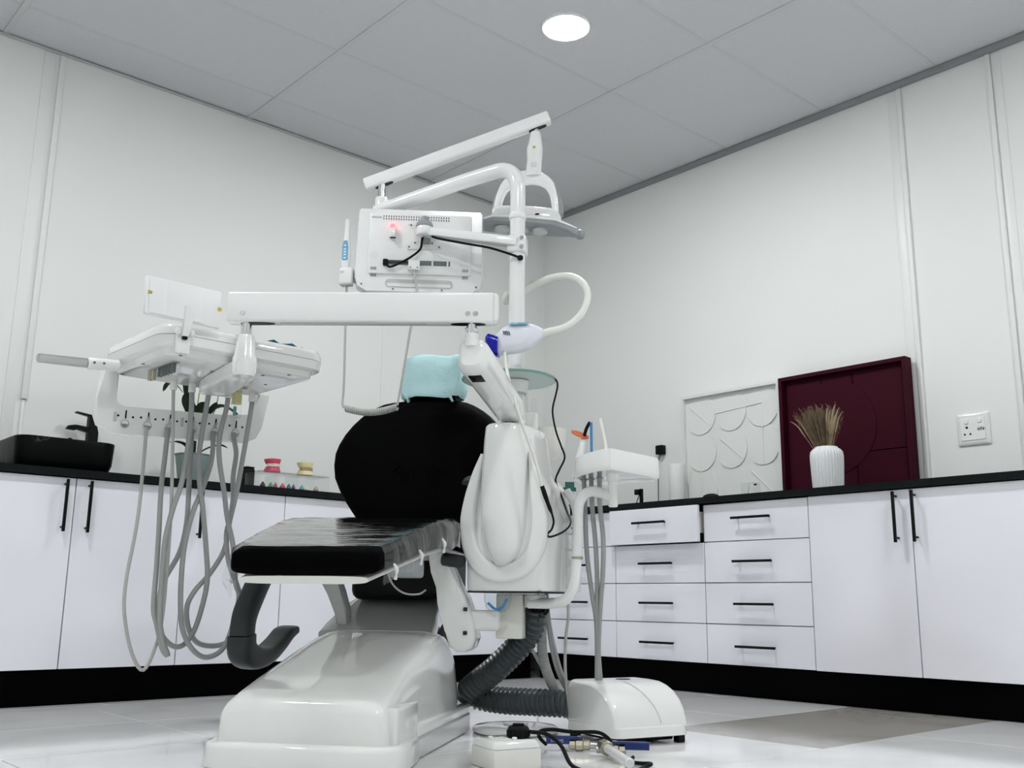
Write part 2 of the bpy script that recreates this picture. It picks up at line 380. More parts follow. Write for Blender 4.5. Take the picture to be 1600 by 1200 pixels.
def cabinet_R(ysl, hy, label):
    t = thing('door_cabinet', label, 'cabinet', (X0 - .3, (ysl[0] + ysl[-1]) / 2, ZB), group='white door cabinets')
    part('body', bx(((XD + .021 + X0 - .006) / 2, (ysl[0] + ysl[-1]) / 2, (ZB + ZT) / 2), (X0 - .006 - XD - .021, ysl[-1] - ysl[0] - .002, ZT - ZB - .004)), 'carcass', t)
    for a, b, h in zip(ysl[:-1], ysl[1:], hy):
        d = part('door', bx((XD + .0095, (a + b) / 2, (ZB + ZT) / 2), (.019, b - a - .004, ZT - ZB), .0012, 1), 'door', t)
        vhandle_R(d, h)
cabinet_R([1.469, 1.932, 2.395], [1.910, 1.989], 'white gloss double-door base cabinet under the wall socket')
cabinet_R([.543, 1.006, 1.469], [.984, 1.030], 'white gloss double-door base cabinet at the open end of the drawer wall')
solo('plinth', bx(((-.525 + X0 - .60) / 2, Y0 - .53, ZB / 2), (X0 - .60 + .525, .016, ZB - .002)), 'plinth', 'black plinth board under the cabinets of the sink wall', 'plinth', (1.6, Y0 - .53, 0))
solo('plinth', bx((X0 - .53, (.543 + Y0 - .55) / 2, ZB / 2), (.016, Y0 - .55 - .543, ZB - .002)), 'plinth', 'black plinth board under the drawer units', 'plinth', (X0 - .53, 2.3, 0))
bm = nb(); yc, xc = Y0 - .62, X0 - .62
prism(bm, [(-.525, Y0 - .003), (-.525, yc), (xc, yc), (xc, .543), (X0 - .003, .543), (X0 - .003, Y0 - .003)], (0, 0, .870), (1, 0, 0), (0, 1, 0), (0, 0, HC - .870), .002, 1)
solo('worktop', bm, 'granite', 'continuous black granite L-shaped worktop along both walls', 'worktop', (X0 - .3, Y0 - .3, .87))

# ------------------------------------------------------------------ dental chair
ch = thing('dental_chair', 'dental chair with black upholstery on a glossy white base', 'chair', D(.3, 0, 0), DEN)
def P2(pts): return [D(*p) for p in pts]
# base flange
fo = [(-.175, -.17), (-.165, -.215), (-.13, -.245), (-.05, -.25), (.06, -.25), (.075, -.243), (.72, -.243), (.75, -.22), (.76, -.15), (.76, .15), (.75, .225), (.72, .250), (.075, .250), (.06, .262), (-.05, .270), (-.12, .262), (-.165, .225), (-.18, .16)]
bm = nb(); loft(bm, [[D(s * k1 + .3 * (1 - k1), t * k1, z) for s, t in fo] for z, k1 in ((0.004, 1.), (.05, 1.), (.058, .992), (.062, .975))])
part('base_flange', bm, 'white', ch)
# base cover: rounded profile, tapered
def bring(s, hw, zt, zb=.055, n=20):
    # cross-section across t at position s: arch with rounded shoulders
    out = []; rr = min(.045, (zt - zb) * .5)
    for i in range(n + 1):
        a = PI * i / n; ca, sa = math.cos(a), math.sin(a); e = .26
        x = -hw * math.copysign(abs(ca) ** e, ca); z = zb + (zt - zb) * abs(sa) ** e
        x *= 1 - .10 * max(0, (z - zb)) / .3
        out.append(D(s, x + .008, z))
    out.append(D(s, hw + .008, zb)); out.append(D(s, -hw + .008, zb))
    return out
prof = [(-.135, .195, .075), (-.132, .212, .135), (-.125, .220, .155), (-.105, .224, .168), (-.05, .226, .186), (.05, .226, .214), (.16, .226, .243), (.28, .226, .274), (.38, .225, .298), (.44, .224, .312), (.49, .222, .319), (.54, .221, .320), (.60, .220, .312), (.645, .218, .28), (.67, .215, .20), (.675, .21, .10)]
bm = nb(); loft(bm, [bring(*q) for q in prof]); part('base_cover', bm, 'white', ch, sharp=60)
bm = bx(D(.0, .222, .098), (.20, .050, .105), .010, 3); part('side_step', bm, 'white', ch)
part('side_ledge', bx(D(.40, .236, .072), (.62, .03, .03), .006, 2), 'white', ch)
# lift-arm cover above
def lring(s, hw, z0, z1): return sring(D(s, .0, (z0 + z1) / 2), D(0, 1, 0), V((0, 0, 1)), hw, (z1 - z0) / 2, 7, 32)
bm = nb(); loft(bm, [lring(.47, .185, .27, .318), lring(.52, .182, .28, .345), (lring(.60, .168, .29, .385)), lring(.66, .158, .30, .412), lring(.74, .15, .32, .432), lring(.86, .148, .36, .45), lring(.90, .14, .38, .445)])
part('lift_cover', bm, 'shadedwhite', ch)
part('lift_housing', bx(D(.73, .035, .515), (.32, .32, .21), .03, 3), 'rubberblack', ch)
part('rear_housing', bx(D(.86, .0, .36), (.16, .26, .30), .03, 2), 'rubberblack', ch)
# seat
def ztop(s): 
    K = [(-.14, .538), (-.05, .560), (.1, .597), (.25, .632), (.34, .650), (.45, .660), (.6, .662), (.8, .655), (.92, .652)]
    for (a, za), (b, zb) in zip(K[:-1], K[1:]):
        if s <= b: return za + (zb - za) * (s - a) / (b - a)
    return K[-1][1]
def shw(s): return .200 + (.255 - .200) * min(1, max(0, (s + .14) / .45)) ** .8
def seatring(s, th, hwk=1., dz=0., e=5.5, n=44):
    zt = ztop(s) + dz; return sring(D(s, .0, zt - th / 2), D(0, 1, 0), V((0, 0, 1)), shw(s) * hwk, th / 2, e, n)
ss = [-.14 + 1.06 * i / 24 for i in range(25)]
bm = nb(); rings = [seatring(-.152, .036, .93, -.012), seatring(-.148, .052, .975, -.004)]
rings += [seatring(s, .068 + .018 * max(0, min(1, (s + .1) / .5))) for s in ss]
rings += [seatring(.93, .05, .95, -.012)]
loft(bm, rings); part('seat_cushion', bm, 'leather', ch, sharp=70)
bm = nb(); loft(bm, [sring(D(s, 0, ztop(s) - .080 - .018 * max(0, min(1, (s + .1) / .5))), D(0, 1, 0), V((0, 0, 1)), shw(s) * .86, .010, 4, 28) for s in [-.142, -.138] + ss[1:]])
part('seat_pan', bm, 'whitewarm', ch)
part('motor_box', bx(D(.22, .165, .50), (.13, .075, .055), .010, 2), 'greyplastic', ch)
bm = tube(nb(), P2([(.30, .08, .50), (.31, .10, .455), (.33, .13, .43), (.36, .165, .428), (.42, .17, .44)]), .0028, 8, 5); part('seat_cable', bm, 'hose2', ch)
# backrest
TB = -.008
hp = [(.672, .190), (.695, .215), (.725, .238), (.76, .265), (.80, .292), (.85, .318), (.90, .328), (.945, .328), (.98, .318), (1.02, .298), (1.055, .272), (1.085, .243), (1.108, .214), (1.124, .188), (1.136, .160), (1.143, .125)]
def backS(z): return .90 + (z - .67) * .22
def bk(z, hw, th, ds=0.):
    return sring(D(backS(z) + ds, TB, z), D(0, 1, 0), V((1, 0, .22)).normalized(), hw, th, 2.8, 48)
bm = nb(); loft(bm, [bk(hp[0][0] - .012, hp[0][1] * .8, .02)] + [bk(z, hw, .05 if .7 < z < 1.11 else .038) for z, hw in hp] + [bk(1.147, .08, .02)])
part('backrest', bm, 'leather', ch, sharp=80)
bm = nb(); loft(bm, [bk(z, hw + .006, .022, .035) for z, hw in hp]); part('backrest_shell', bm, 'rubberblack', ch, sharp=80)
bm = nb()                                                             # gathered creases at the lumbar buttons
for a in range(9):
    an = R(-150 + a * 15 + random.uniform(-4, 4)); z0 = .90; l0, l1 = .03, .10 + random.uniform(-.03, .03)
    q0 = (TB + .03 * math.cos(an) * 2.2, z0 + .02 * math.sin(an)); q1 = (TB + l1 * 1.3 * math.cos(an), z0 + l1 * math.sin(an))
    pts = [D(backS(z0 + (q1[1] - z0) * f) - .0505, q0[0] + (q1[0] - q0[0]) * f, q0[1] + (q1[1] - q0[1]) * f) for f in (0, .3, .6, 1)]
    tube(bm, pts, [.0008, .0022, .0018, .0005], 6)
part('crease', bm, 'leather', ch)
# headrest
bm = nb(); hz = [(1.165, .095, .03), (1.175, .108, .045), (1.20, .112, .05), (1.26, .112, .05), (1.30, .108, .045), (1.312, .095, .03)]
loft(bm, [sring(D(1.03 + (z - 1.17) * .15, .018, z), D(0, 1, 0), V((1, 0, 0)), a, b, 4, 36) for z, a, b in hz]); part('headrest', bm, 'leather', ch)
part('headrest_bar', bx(D(1.05, .018, 1.12), (.014, .12, .16), .004, 2), 'steel', ch)
part('headrest_block', bx(D(1.02, .018, 1.15), (.06, .17, .05), .018, 3), 'leather', ch)
# armrest: the charcoal left one swung down, right one behind the tower
def ribbon(bm, pts, ws, tw, side, smooth=6):
    P = catmull(pts, smooth); n = len(P); rings = []
    for i, p in enumerate(P):
        t = (P[min(i + 1, n - 1)] - P[max(i - 1, 0)]).normalized(); sd = V(side).normalized(); nr = t.cross(sd).normalized()
        f = i / (n - 1) * (len(ws) - 1); k2 = min(int(f), len(ws) - 2); wv = ws[k2] + (ws[k2 + 1] - ws[k2]) * (f - k2)
        rings.append(sring(p, nr, sd, wv, tw, 4, 20))
    return loft(bm, rings)
T = -.325
bm = ribbon(nb(), P2([(.42, T, .58), (.36, T, .50), (.29, T, .43), (.235, T, .36), (.225, T, .30)]), [.022, .028, .034, .036, .036], .03, (0, 1, 0))
ar = part('armrest', bm, 'arm', ch)
bm = ribbon(nb(), P2([(.225, T, .305), (.235, T, .262), (.30, T, .238), (.39, T, .242), (.47, T, .270), (.53, T, .300), (.575, T, .312)]), [.036, .040, .034, .026, .022, .020, .014], .036, (0, 1, 0))
part('armrest_pad', bm, 'arm', ar)
bm = ribbon(nb(), P2([(.95, .30, .69), (.84, .29, .76), (.72, .275, .795), (.66, .265, .800), (.62, .262, .790)]), [.022, .022, .02, .018, .008], .032, (0, 1, 0))
part('armrest', bm, 'arm', ch)
# side links (casting) on both sides, the right one carries the tower
lk = [(.165, .555), (.214, .565), (.232, .52), (.255, .474), (.290, .42), (.312, .36), (.322, .30), (.312, .272), (.290, .259), (.262, .259), (.240, .275), (.228, .320), (.216, .40), (.198, .45), (.180, .495)]
bm = prism(nb(), lk, D(.44, 0, 0), D(0, 1, 0), (0, 0, 1), D(.10, 0, 0), .012, 3); part('side_link', bm, 'white', ch)
lk2 = [(-t + .02, z) for t, z in lk]
bm = prism(nb(), [(-.225, .52), (-.205, .475), (-.168, .43), (-.145, .38), (-.138, .33), (-.103, .33), (-.112, .385), (-.132, .44), (-.155, .48), (-.165, .52)], D(.50, 0, 0), D(0, 1, 0), (0, 0, 1), D(.06, 0, 0), .006, 2); part('side_link', bm, 'lightgrey', ch)
bm = nb(); cyl(bm, D(.44, .215, .535), D(.44, .285, .525), .020, 20, bev=.004); part('clamp_knob', bm, 'arm', ch)
bm = nb(); box(bm, D(.50, .335, .352), (.085, .11, .062), .012, 3); part('tower_bracket', bm, 'white', ch)
for z in (.315, .385):
    bm = nb(); box(bm, D(.437, .292, z), (.01, .012, .012), .002, 1); part('bolt', bm, 'darkslot', ch)

# clear protective film over the leg rest, gathered with little knots
bm = nb(); fs = [-.13 + .60 * i / 26 for i in range(27)]
def filmring(s):
    zt = ztop(s) + .0035; hw = shw(s) + .006; jit = lambda a: random.uniform(-a, a)
    low = .095 + .006 * math.sin(s * 40)
    pts = [(-hw * .97 + jit(.003), zt - low), (-hw * 1.01 + jit(.003), zt - .05), (-hw + jit(.002), zt - .022), (-hw * .965, zt - .004)]
    pts += [(-hw * .93 + i * hw * 1.86 / 10, zt + jit(.0012)) for i in range(11)]
    pts += [(hw * .965, zt - .004), (hw + jit(.002), zt - .022), (hw * 1.02 + jit(.003), zt - .05), (hw * 1.0 + jit(.004), zt - low)]
    return [D(s, a, b) for a, b in pts]
loft(bm, [filmring(s) for s in fs], cap=False, closed=False)
bm2 = bm
sf = thing('seat_film', 'clear wrinkled plastic film wrapped over the leg rest of the dental chair', 'plastic film', D(.1, 0, .5), DEN)
part('film_sheet', bm2, 'film', sf, sharp=180)
for s, t in ((-.085, .222), (.09, .240), (.27, .258)):
    bm = nb(); tube(bm, P2([(s - .006, t, ztop(s) - .050), (s, t + .006, ztop(s) - .064), (s + .006, t + .004, ztop(s) - .078), (s + .012, t, ztop(s) - .088)]), [.003, .006, .0025, .005], 8, 4); part('film_knot', bm, 'paper', sf)
bm = nb(); tube(bm, P2([(-.12, -.212, ztop(-.12) - .05), (-.125, -.222, ztop(-.12) - .085), (-.128, -.206, ztop(-.12) - .10), (-.13, -.20, ztop(-.12) - .13)]), [.010, .006, .012, .003], 8, 4); part('film_knot', bm, 'film', sf)

# disposable cover on the headrest
bm = nb(); rings = []
for z, a, b in [(1.155, .108, .060), (1.165, .116, .066), (1.19, .121, .066), (1.215, .119, .068), (1.24, .122, .067), (1.265, .119, .069), (1.29, .120, .066), (1.312, .116, .060), (1.325, .10, .05), (1.328, .06, .03)]:
    ring = sring(D(1.03 + (z - 1.17) * .15, .018, z), D(0, 1, 0), V((1, 0, 0)), a, b, 6, 44)
    for p in ring:
        p.x += .005 * math.sin(p.y * 90 + z * 60) + random.uniform(-.003, .003); p.y += .003 * math.sin(z * 130 + p.x * 70); p.z += .006 * math.sin(p.y * 40 + 1) + random.uniform(-.002, .002)
    rings.append(ring)
loft(bm, rings, cap=False); bmesh.ops.contextual_create(bm, geom=[e for e in bm.edges if e.is_boundary and e.verts[0].co.z > 1.3])
hcv = thing('headrest_cover', 'crumpled pale cyan disposable cover over the headrest', 'cover', D(1.03, .018, 1.155), DEN)
part('fabric', bm, 'cyan', hcv, sharp=50)
for t0, t1 in ((-.085, -.055), (.075, .115)):
    bm = ribbon(nb(), P2([(.975, t0, 1.175), (.972, (t0 + t1) / 2, 1.155), (.978, t1 - .01, 1.135)]), [.004, .006, .003], .010, (1, 0, 0)); part('tie', bm, 'cyan', hcv)

# ------------------------------------------------------------------ tower with pole, beside the chair
PH = R(12); TC = D(.52, .43, 0)
TM = Matrix.Translation(TC) @ Matrix(((-math.sin(PH), math.cos(PH), 0), (-math.cos(PH), -math.sin(PH), 0), (0, 0, 1))).to_4x4()
def TP(a, b, z): return TM @ V((a, b, z))
TAx = TM.to_3x3() @ V((1, 0, 0)); TBx = TM.to_3x3() @ V((0, 1, 0)); TR = TM.to_3x3()
tw = thing('dental_unit_tower', 'glossy white dental unit tower with a tall pole beside the chair', 'dental unit', D(.52, .43, .38), DEN)
bm = nb(); sec = [(.440, .128, .108), (.446, .131, .111), (.50, .132, .112), (.57, .135, .112), (.63, .139, .110), (.69, .130, .108), (.74, .117, .104), (.79, .100, .098), (.84, .088, .092), (.90, .080, .085), (.925, .076, .08)]
loft(bm, [sring(TP(0, .01, z), TAx, TBx, a, b, 7, 48) for z, a, b in sec]); part('body', bm, 'white', tw, sharp=50)
bm = nb(); cs = [(.945, .070, .148), (.938, .076, .155), (.90, .079, .160), (.80, .084, .166), (.70, .086, .168), (.62, .082, .164), (.57, .072, .154), (.535, .055, .140), (.515, .03, .122)]
loft(bm, [sring(TP(0, -.0 + .0, z), TAx, TBx, a, b, 2.5, 40)[0:] for z, a, b in cs]); 
part('column_cover', bm, 'white', tw, sharp=60)
bm = nb(); ur = [(-.080, .86), (-.094, .80), (-.108, .73), (-.118, .66), (-.114, .60), (-.095, .545), (-.055, .505), (0, .492), (.055, .505), (.095, .545), (.114, .60), (.118, .66), (.108, .73), (.094, .80), (.080, .86)]
bm.free(); bm = ribbon(nb(), [TP(a, -.098 + .22 * max(0, z - .76), z) for a, z in ur], [.006, .014, .020, .025, .026, .027, .028, .028, .028, .027, .026, .025, .020, .014, .006], .016, TBx, 5); part('rim_moulding', bm, 'white', tw, sharp=50)
bm = nb(); loft(bm, [sring(TP(.035, .10, z), TAx, TBx, a, b, 6, 36) for z, a, b in ((.442, .100, .068), (.60, .102, .070), (.70, .096, .066), (.755, .085, .058), (.785, .066, .044), (.795, .04, .03))]); part('rear_housing', bm, 'white', tw)
bm = nb()
for z in (.52, .57, .62): box(bm, TP(.146, .095, z), (.002, .08, .004), 0, 1, TR)
box(bm, TP(.146, .06, .56), (.002, .003, .22), 0, 1, TR); box(bm, TP(.146, .12, .56), (.002, .003, .22), 0, 1, TR); part('side_grille', bm, 'lightgrey', tw)
bm = tube(nb(), [TP(.165, .11, .44), TP(.165, .11, .60), TP(.16, .11, .70), TP(.13, .11, .76)], .013, 14, 6); part('side_pipe', bm, 'white', tw)
bm = nb(); cyl(bm, TP(.165, .11, .545), TP(.165, .11, .55), .0142, 14); part('pipe_ring', bm, 'steel', tw)
# spittoon side: bowl, cup stand, filler
bm = lathe(nb(), [(.012, .875), (.03, .885), (.052, .91), (.063, .945), (.068, .985), (.064, .985), (.058, .95), (.03, .90), (.004, .892)], 36, Matrix.Translation(D(.76, .492, 0)))
part('spittoon_bowl', bm, 'whitewarm', tw)
bm = nb(); loft(bm, [sring(D(.70, .46, z), D(0, 1, 0), V((1, 0, 0)), a, b, 4, 32) for z, a, b in ((.62, .070, .085), (.76, .064, .08), (.81, .055, .075), (.85, .040, .055), (.872, .030, .035), (.876, .02, .02))]); part('spittoon_base', bm, 'white', tw)
bm = nb(); box(bm, D(.66, .452, .96), (.05, .05, .14), .012, 3); part('cup_stand', bm, 'white', tw)
bm = nb(); cyl(bm, D(.66, .43, .99), D(.66, .43, 1.10), .012, 14, bev=.003); part('filler_tube', bm, 'whitemetal', tw)
bm = nb(); cyl(bm, D(.66, .462, 1.02), D(.66, .462, 1.075), .011, 12, r2=.009); part('filler_tip', bm, 'acrylic', tw)
# neck and pole
bm = nb(); lathe(bm, [(.062, .94), (.062, .952), (.055, .958)], 32, Matrix.Translation(D(.50, .418, 0))); part('neck_ring', bm, 'lightgrey', tw)
PS, PT = .62, .408
bm = nb(); lathe(bm, [(.030, .86), (.030, 1.085), (.0275, 1.09), (.0275, 1.30), (.0265, 1.60)], 28, Matrix.Translation(D(PS, PT, 0))); part('pole', bm, 'whitemetal', tw)
bp = P2([(PS, PT, 1.60), (PS, PT, 1.72), (PS, PT - .001, 1.82), (PS + .005, PT - .010, 1.858), (PS + .012, PT - .032, 1.885), (PS + .020, PT - .065, 1.897), (PS + .035, PT - .11, 1.895), (PS + .06, .20, 1.882), (PS + .09, .05, 1.853), (PS + .125, -.145, 1.812)])
bm = nb(); tube(bm, bp, .0265, 22, 5); po = part('pole_bend', bm, 'whitemetal', tw)
bm = nb(); lathe(bm, [(.029, 1.70), (.031, 1.704), (.031, 1.718), (.029, 1.722)], 28, Matrix.Translation(D(PS, PT, 0))); part('pole_collar', bm, 'whitemetal', tw)
# underneath: water bottle, drain housing, cap
bm = lathe(nb(), [(.040, .455), (.042, .44), (.042, .415), (.036, .392), (.024, .379), (.004, .376)], 28, Matrix.Translation(D(.47, .385, 0))); bo = part('water_bottle', bm, 'bottleplastic', tw)
bm = tube(nb(), P2([(.430, .362, .405), (.438, .385, .386), (.438, .405, .392), (.432, .420, .415)]), .004, 8, 5); part('bottle_mark', bm, 'bluestraw', bo)
bm = nb(); box(bm, D(.545, .413, .365), (.07, .082, .135), .004, 2); part('drain_housing', bm, 'whitewarm', tw)
bm = nb(); cyl(bm, D(.55, .487, .392), D(.55, .487, .432), .036, 24, bev=.003); part('drain_cap', bm, 'whitewarm', tw)
part('base_plate', bx(TP(.0, .015, .4375), (.24, .22, .006), .001, 1, TR), 'darkslot', tw)
bm = nb()
for i in range(14):
    a = random.uniform(-.018, .02); b2 = random.uniform(-.02, .02)
    tube(bm, P2([(.60 + b2, .475 + a, .43), (.60 + b2 * 1.3, .472 + a * 1.4 + random.uniform(-.008, .008), .385), (.60 + b2, .470 + a, .345), (.60, .468 + a * .6, .32)]), .005, 6, 4)
part('cable_bundle', bm, 'rubberblack', tw)
bm = tube(nb(), P2([(.60, .50, .40), (.59, .512, .372), (.59, .522, .382), (.59, .516, .390), (.60, .50, .37), (.60, .495, .34)]), .004, 8, 5); part('cable_tie', bm, 'rubberblack', tw)

# glass shelf on the pole
gs = thing('glass_shelf', 'round green glass shelf on the tower pole', 'shelf', D(PS, PT, 1.115), DEN)
gcn = Matrix.Translation(D(PS, PT - .024, 0))
bm = lathe(nb(), [(.001, 1.1285), (.1545, 1.1285), (.1545, 1.1375), (.001, 1.1375)], 64, gcn, False); gd = part('glass_disc', bm, 'glass', gs)
bm = lathe(nb(), [(.1546, 1.1285), (.1575, 1.130), (.1585, 1.133), (.1575, 1.136), (.1546, 1.1375)], 64, gcn, False); part('polished_edge', bm, 'glassedge', gd)
bm = lathe(nb(), [(.031, 1.085), (.036, 1.088), (.044, 1.118), (.044, 1.127), (.031, 1.127)], 32, Matrix.Translation(D(PS, PT, 0))); part('support_collar', bm, 'white', gs)
bm = lathe(nb(), [(.031, 1.139), (.048, 1.139), (.046, 1.15), (.036, 1.166), (.031, 1.168)], 32, Matrix.Translation(D(PS, PT, 0))); part('support_collar', bm, 'white', gs)
bm = lathe(nb(), [(.0305, 1.079), (.0325, 1.079), (.0325, 1.084), (.0305, 1.084)], 32, Matrix.Translation(D(PS, PT, 0))); part('steel_ring', bm, 'steel', gs)

# ------------------------------------------------------------------ swing arm to the instrument table
sa = thing('swing_arm', 'white two-piece swing arm from the tower to the instrument table', 'arm', D(.50, .418, .955), DEN)
bm = nb(); lathe(bm, [(.046, .958), (.044, .966), (.041, .972), (.041, 1.005)], 28, Matrix.Translation(D(.50, .418, 0))); part('arm_base', bm, 'white', sa)
bm = nb(); A = D(.52, .420, .995); Bp = D(.02, .397, 1.064); dr = (Bp - A).normalized(); sd = dr.cross(V((0, 0, 1))).normalized(); upv = sd.cross(dr).normalized()
L = (Bp - A).length
loft(bm, [sring(A + dr * (L * f), sd, upv, a, b, 3.6, 32) for f, a, b in ((-.05, .022, .024), (-.035, .034, .036), (0, .040, .042), (.15, .042, .044), (.85, .043, .047), (1., .042, .048), (1.045, .038, .044), (1.065, .028, .034))])
part('lower_arm', bm, 'white', sa)
bm = nb(); box(bm, A + dr * (L * .07) - upv * .0425, (.05, .035, .004), .008, 2, Matrix((dr, sd, upv)).transposed()); part('arm_slot', bm, 'black', sa)
bm = nb(); box(bm, A + dr * (L * .925) - upv * .0478, (.05, .038, .004), .008, 2, Matrix((dr, sd, upv)).transposed()); part('arm_slot', bm, 'black', sa)
PR = D(.0, .393, 0); PL = D(-.095, -.222, 0)
bm = lathe(nb(), [(.019, 1.09), (.019, 1.122), (.0175, 1.126)], 24, Matrix.Translation(PR)); part('pin_collar', bm, 'white', sa)
bm = lathe(nb(), [(.014, 1.126), (.014, 1.165)], 20, Matrix.Translation(PR)); box(bm, PR + V((0, 0, 1.137)), (.02, .034, .014), .003, 1); part('pin', bm, 'chrome', sa)
dv = (PL - PR).normalized(); dn = V((0, 0, 1)).cross(dv)
bm = nb(); E0 = PR - dv * .062; E1 = PL + dv * .052; mid = (E0 + E1) / 2; ln = (E1 - E0).length
RB = Matrix((dv, dn, V((0, 0, 1)))).transposed()
box(bm, mid + V((0, 0, 1.196)), (ln, .052, .084), .006, 3, RB); ub = part('upper_arm', bm, 'whitemetal', sa)
bm = nb(); loft(bm, [sring(E0 - dv * q + V((0, 0, 1.196)), dn, V((0, 0, 1)), .026 * a, .042 * a, 6, 28) for q, a in ((-.001, 1.01), (.004, 1.0), (.010, .90), (.012, .7))]); part('end_cap', bm, 'white', ub)
fn = dn if dn.x < 0 else -dn
for q in (.030, .052, None):
    pz_ = (E0 + dv * (q + .020) if q else E1 - dv * .045) + V((0, 0, 1.176)) + fn * .0255
    bm = nb(); cyl(bm, pz_, pz_ + fn * .003, .0072, 16, bev=.001); cyl(bm, pz_ + fn * .003, pz_ + fn * .0035, .003, 6); part('screw', bm, 'chrome', ub)
for c0 in (PR + dv * .01, PL - dv * .03):
    bm = nb(); loft(bm, [sring(c0 + V((0, 0, z)), dv, dn, .048, .014, 2.2, 24) for z in (1.1525, 1.156)]); part('pin_slot', bm, 'black', ub)
bm = nb(); box(bm, mid + V((0, 0, 1.153)) + dv * .02, (ln * .55, .02, .003), .001, 1, RB); part('cable_channel', bm, 'lightgrey', ub)
bm = lathe(nb(), [(.014, 1.11), (.014, 1.16)], 20, Matrix.Translation(PL)); box(bm, PL + V((.006, .01, 1.138)), (.016, .016, .03), .002, 1); part('pin', bm, 'chrome', sa)

# ------------------------------------------------------------------ instrument table
it = thing('instrument_table', 'white instrument delivery table with grey hoses hanging in loops', 'delivery unit', D(-.095, -.222, 1.0), DEN)
NN = D(-.24, -.371, 0); E1v = D(.8, .6, 0); E2v = D(.6, -.8, 0)
def TT(u, v, z): return NN + E1v * u + E2v * v + V((0, 0, z))
def tring(z, gro, r=.06, hu=.250, hv=.212, cu=.238, cv=.21):
    return [TT(cu + x, cv + y, z) for x, y in rrect(2 * (hu + gro), 2 * (hv + gro), r + gro, 7)]
bm = nb(); loft(bm, [tring(1.046, -.030), tring(1.048, -.026), tring(1.064, -.022), tring(1.066, -.006), tring(1.070, 0), tring(1.094, .004)]); tb = part('table_bottom', bm, 'white', it)
bm = nb(); loft(bm, [tring(1.0955, .004), tring(1.112, .003), tring(1.124, -.004), tring(1.128, -.012), tring(1.128, -.030), tring(1.118, -.034)]); part('table_top', bm, 'white', it)
bm = nb(); loft(bm, [tring(1.0935, .002), tring(1.096, .002)]); part('seam', bm, 'greyslot', it)
# underside fittings
for (u, v, n_, m_) in ((.07, .20, 3, 'greyslot'), (.07, .265, 2, 'brass')):
    for i in range(n_ + (2 if n_ == 3 else 0)):
        bm = nb(); cyl(bm, TT(u + (.0), v - i * .021, 1.047), TT(u, v - i * .021, 1.016), .0075, 12, bev=.001); part('fitting', bm, m_, tb)
bm = nb(); box(bm, TT(.07, .17, 1.0445), (.02, .15, .005), .001, 1, Matrix((E1v, -E2v, V((0, 0, 1)))).transposed()); part('fitting_plate', bm, 'steel', tb)
for u, v in ((.05, .03), (.38, .03), (.39, .36), (.03, .37), (.20, .15), (.40, .20), (.02, .20), (.33, .09)):
    bm = nb(); cyl(bm, TT(u, v, 1.0462), TT(u, v, 1.0445), .005, 12); part('screw_head', bm, 'greyslot', tb)
# arm bracket and cone
Rt = Matrix((E1v, -E2v, V((0, 0, 1)))).transposed()
bm = lathe(nb(), [(.022, 1.118), (.024, 1.110), (.030, 1.06), (.033, 1.052), (.034, 1.010), (.030, 1.003)], 32, Matrix.Translation(PL)); part('pivot_cone', bm, 'white', it)
bm = nb(); q0 = PL.copy(); q0.z = 1.024; q1 = TT(.27, .27, 1.024)
dq = (q1 - q0); ndq = dq.normalized(); sq = V((0, 0, 1)).cross(ndq)
loft(bm, [sring(q0 + dq * f, sq, V((0, 0, 1)), a, b, 9, 36) for f, a, b in ((-.08, .026, .016), (0, .033, .021), (.3, .040, .021), (.75, .046, .021), (1., .045, .021), (1.03, .043, .020))]); part('table_bracket', bm, 'white', it)
# instrument holder frame hanging on the far side
def HP(u, z): return TT(u, .402 + (1.03 - z) * .06, z)
hout = [(-.012, 1.06), (-.020, .98), (-.022, .925), (-.010, .897), (.020, .882), (.06, .877), (.20, .882), (.34, .889), (.46, .898), (.495, .915), (.512, .950), (.530, 1.06), (.488, 1.06), (.478, 1.0), (.470, .983), (.36, .974), (.20, .966), (.06, .959), (.034, .962), (.028, .985), (.034, 1.06)]
bm = nb(); a_ = [bm.verts.new(HP(u, z)) for u, z in hout]; b_ = [bm.verts.new(HP(u, z) + E2v * .024) for u, z in hout]; n_ = len(hout)
f1 = bm.faces.new(a_); f2 = bm.faces.new(b_[::-1])
for i in range(n_): bm.faces.new((a_[i], b_[i], b_[(i + 1) % n_], a_[(i + 1) % n_]))
bmesh.ops.bevel(bm, geom=list(f1.edges), offset=.005, segments=2, profile=.5, affect='EDGES')
hd = part('instrument_holder', bm, 'white', it)
pu = [.066, .134, .202, .275, .350, .419]
for i, u in enumerate(pu):
    z0 = .905 + .04 * u
    bm = nb(); bmw = nb()
    for du in (-.022, .022): cyl(bm, HP(u + du, z0 + .022) - E2v * .0005, HP(u + du, z0 + .022) + E2v * .002, .0035, 8)
    box(bm, HP(u, z0 + .028) - E2v * .0005, (.004, .002, .024), 0, 1, Rt); part('slot', bm, 'black', hd)
    lathe(bmw, [(.0125, 0), (.0135, .0015), (.0105, .0015), (.0105, 0)], 20, axm(HP(u, z0), E2v * -1)); part('port_ring', bmw, 'lightgrey', hd)
    if 0 < i < 5:
        bm = nb(); tube(bm, [HP(u + .002, z0 + .026) - E2v * .003, HP(u - .002, z0 + .018) - E2v * .004, HP(u + .002, z0 + .012) - E2v * .003], .0035, 8, 3); part('port_lever', bm, 'steel', hd)
for u, z in ((.035, .925), (.240, .935)):
    bm = nb(); box(bm, HP(u, z) - E2v * .0005, (.010, .002, .028), .003, 1, Rt); part('recess', bm, 'lightgrey', hd)
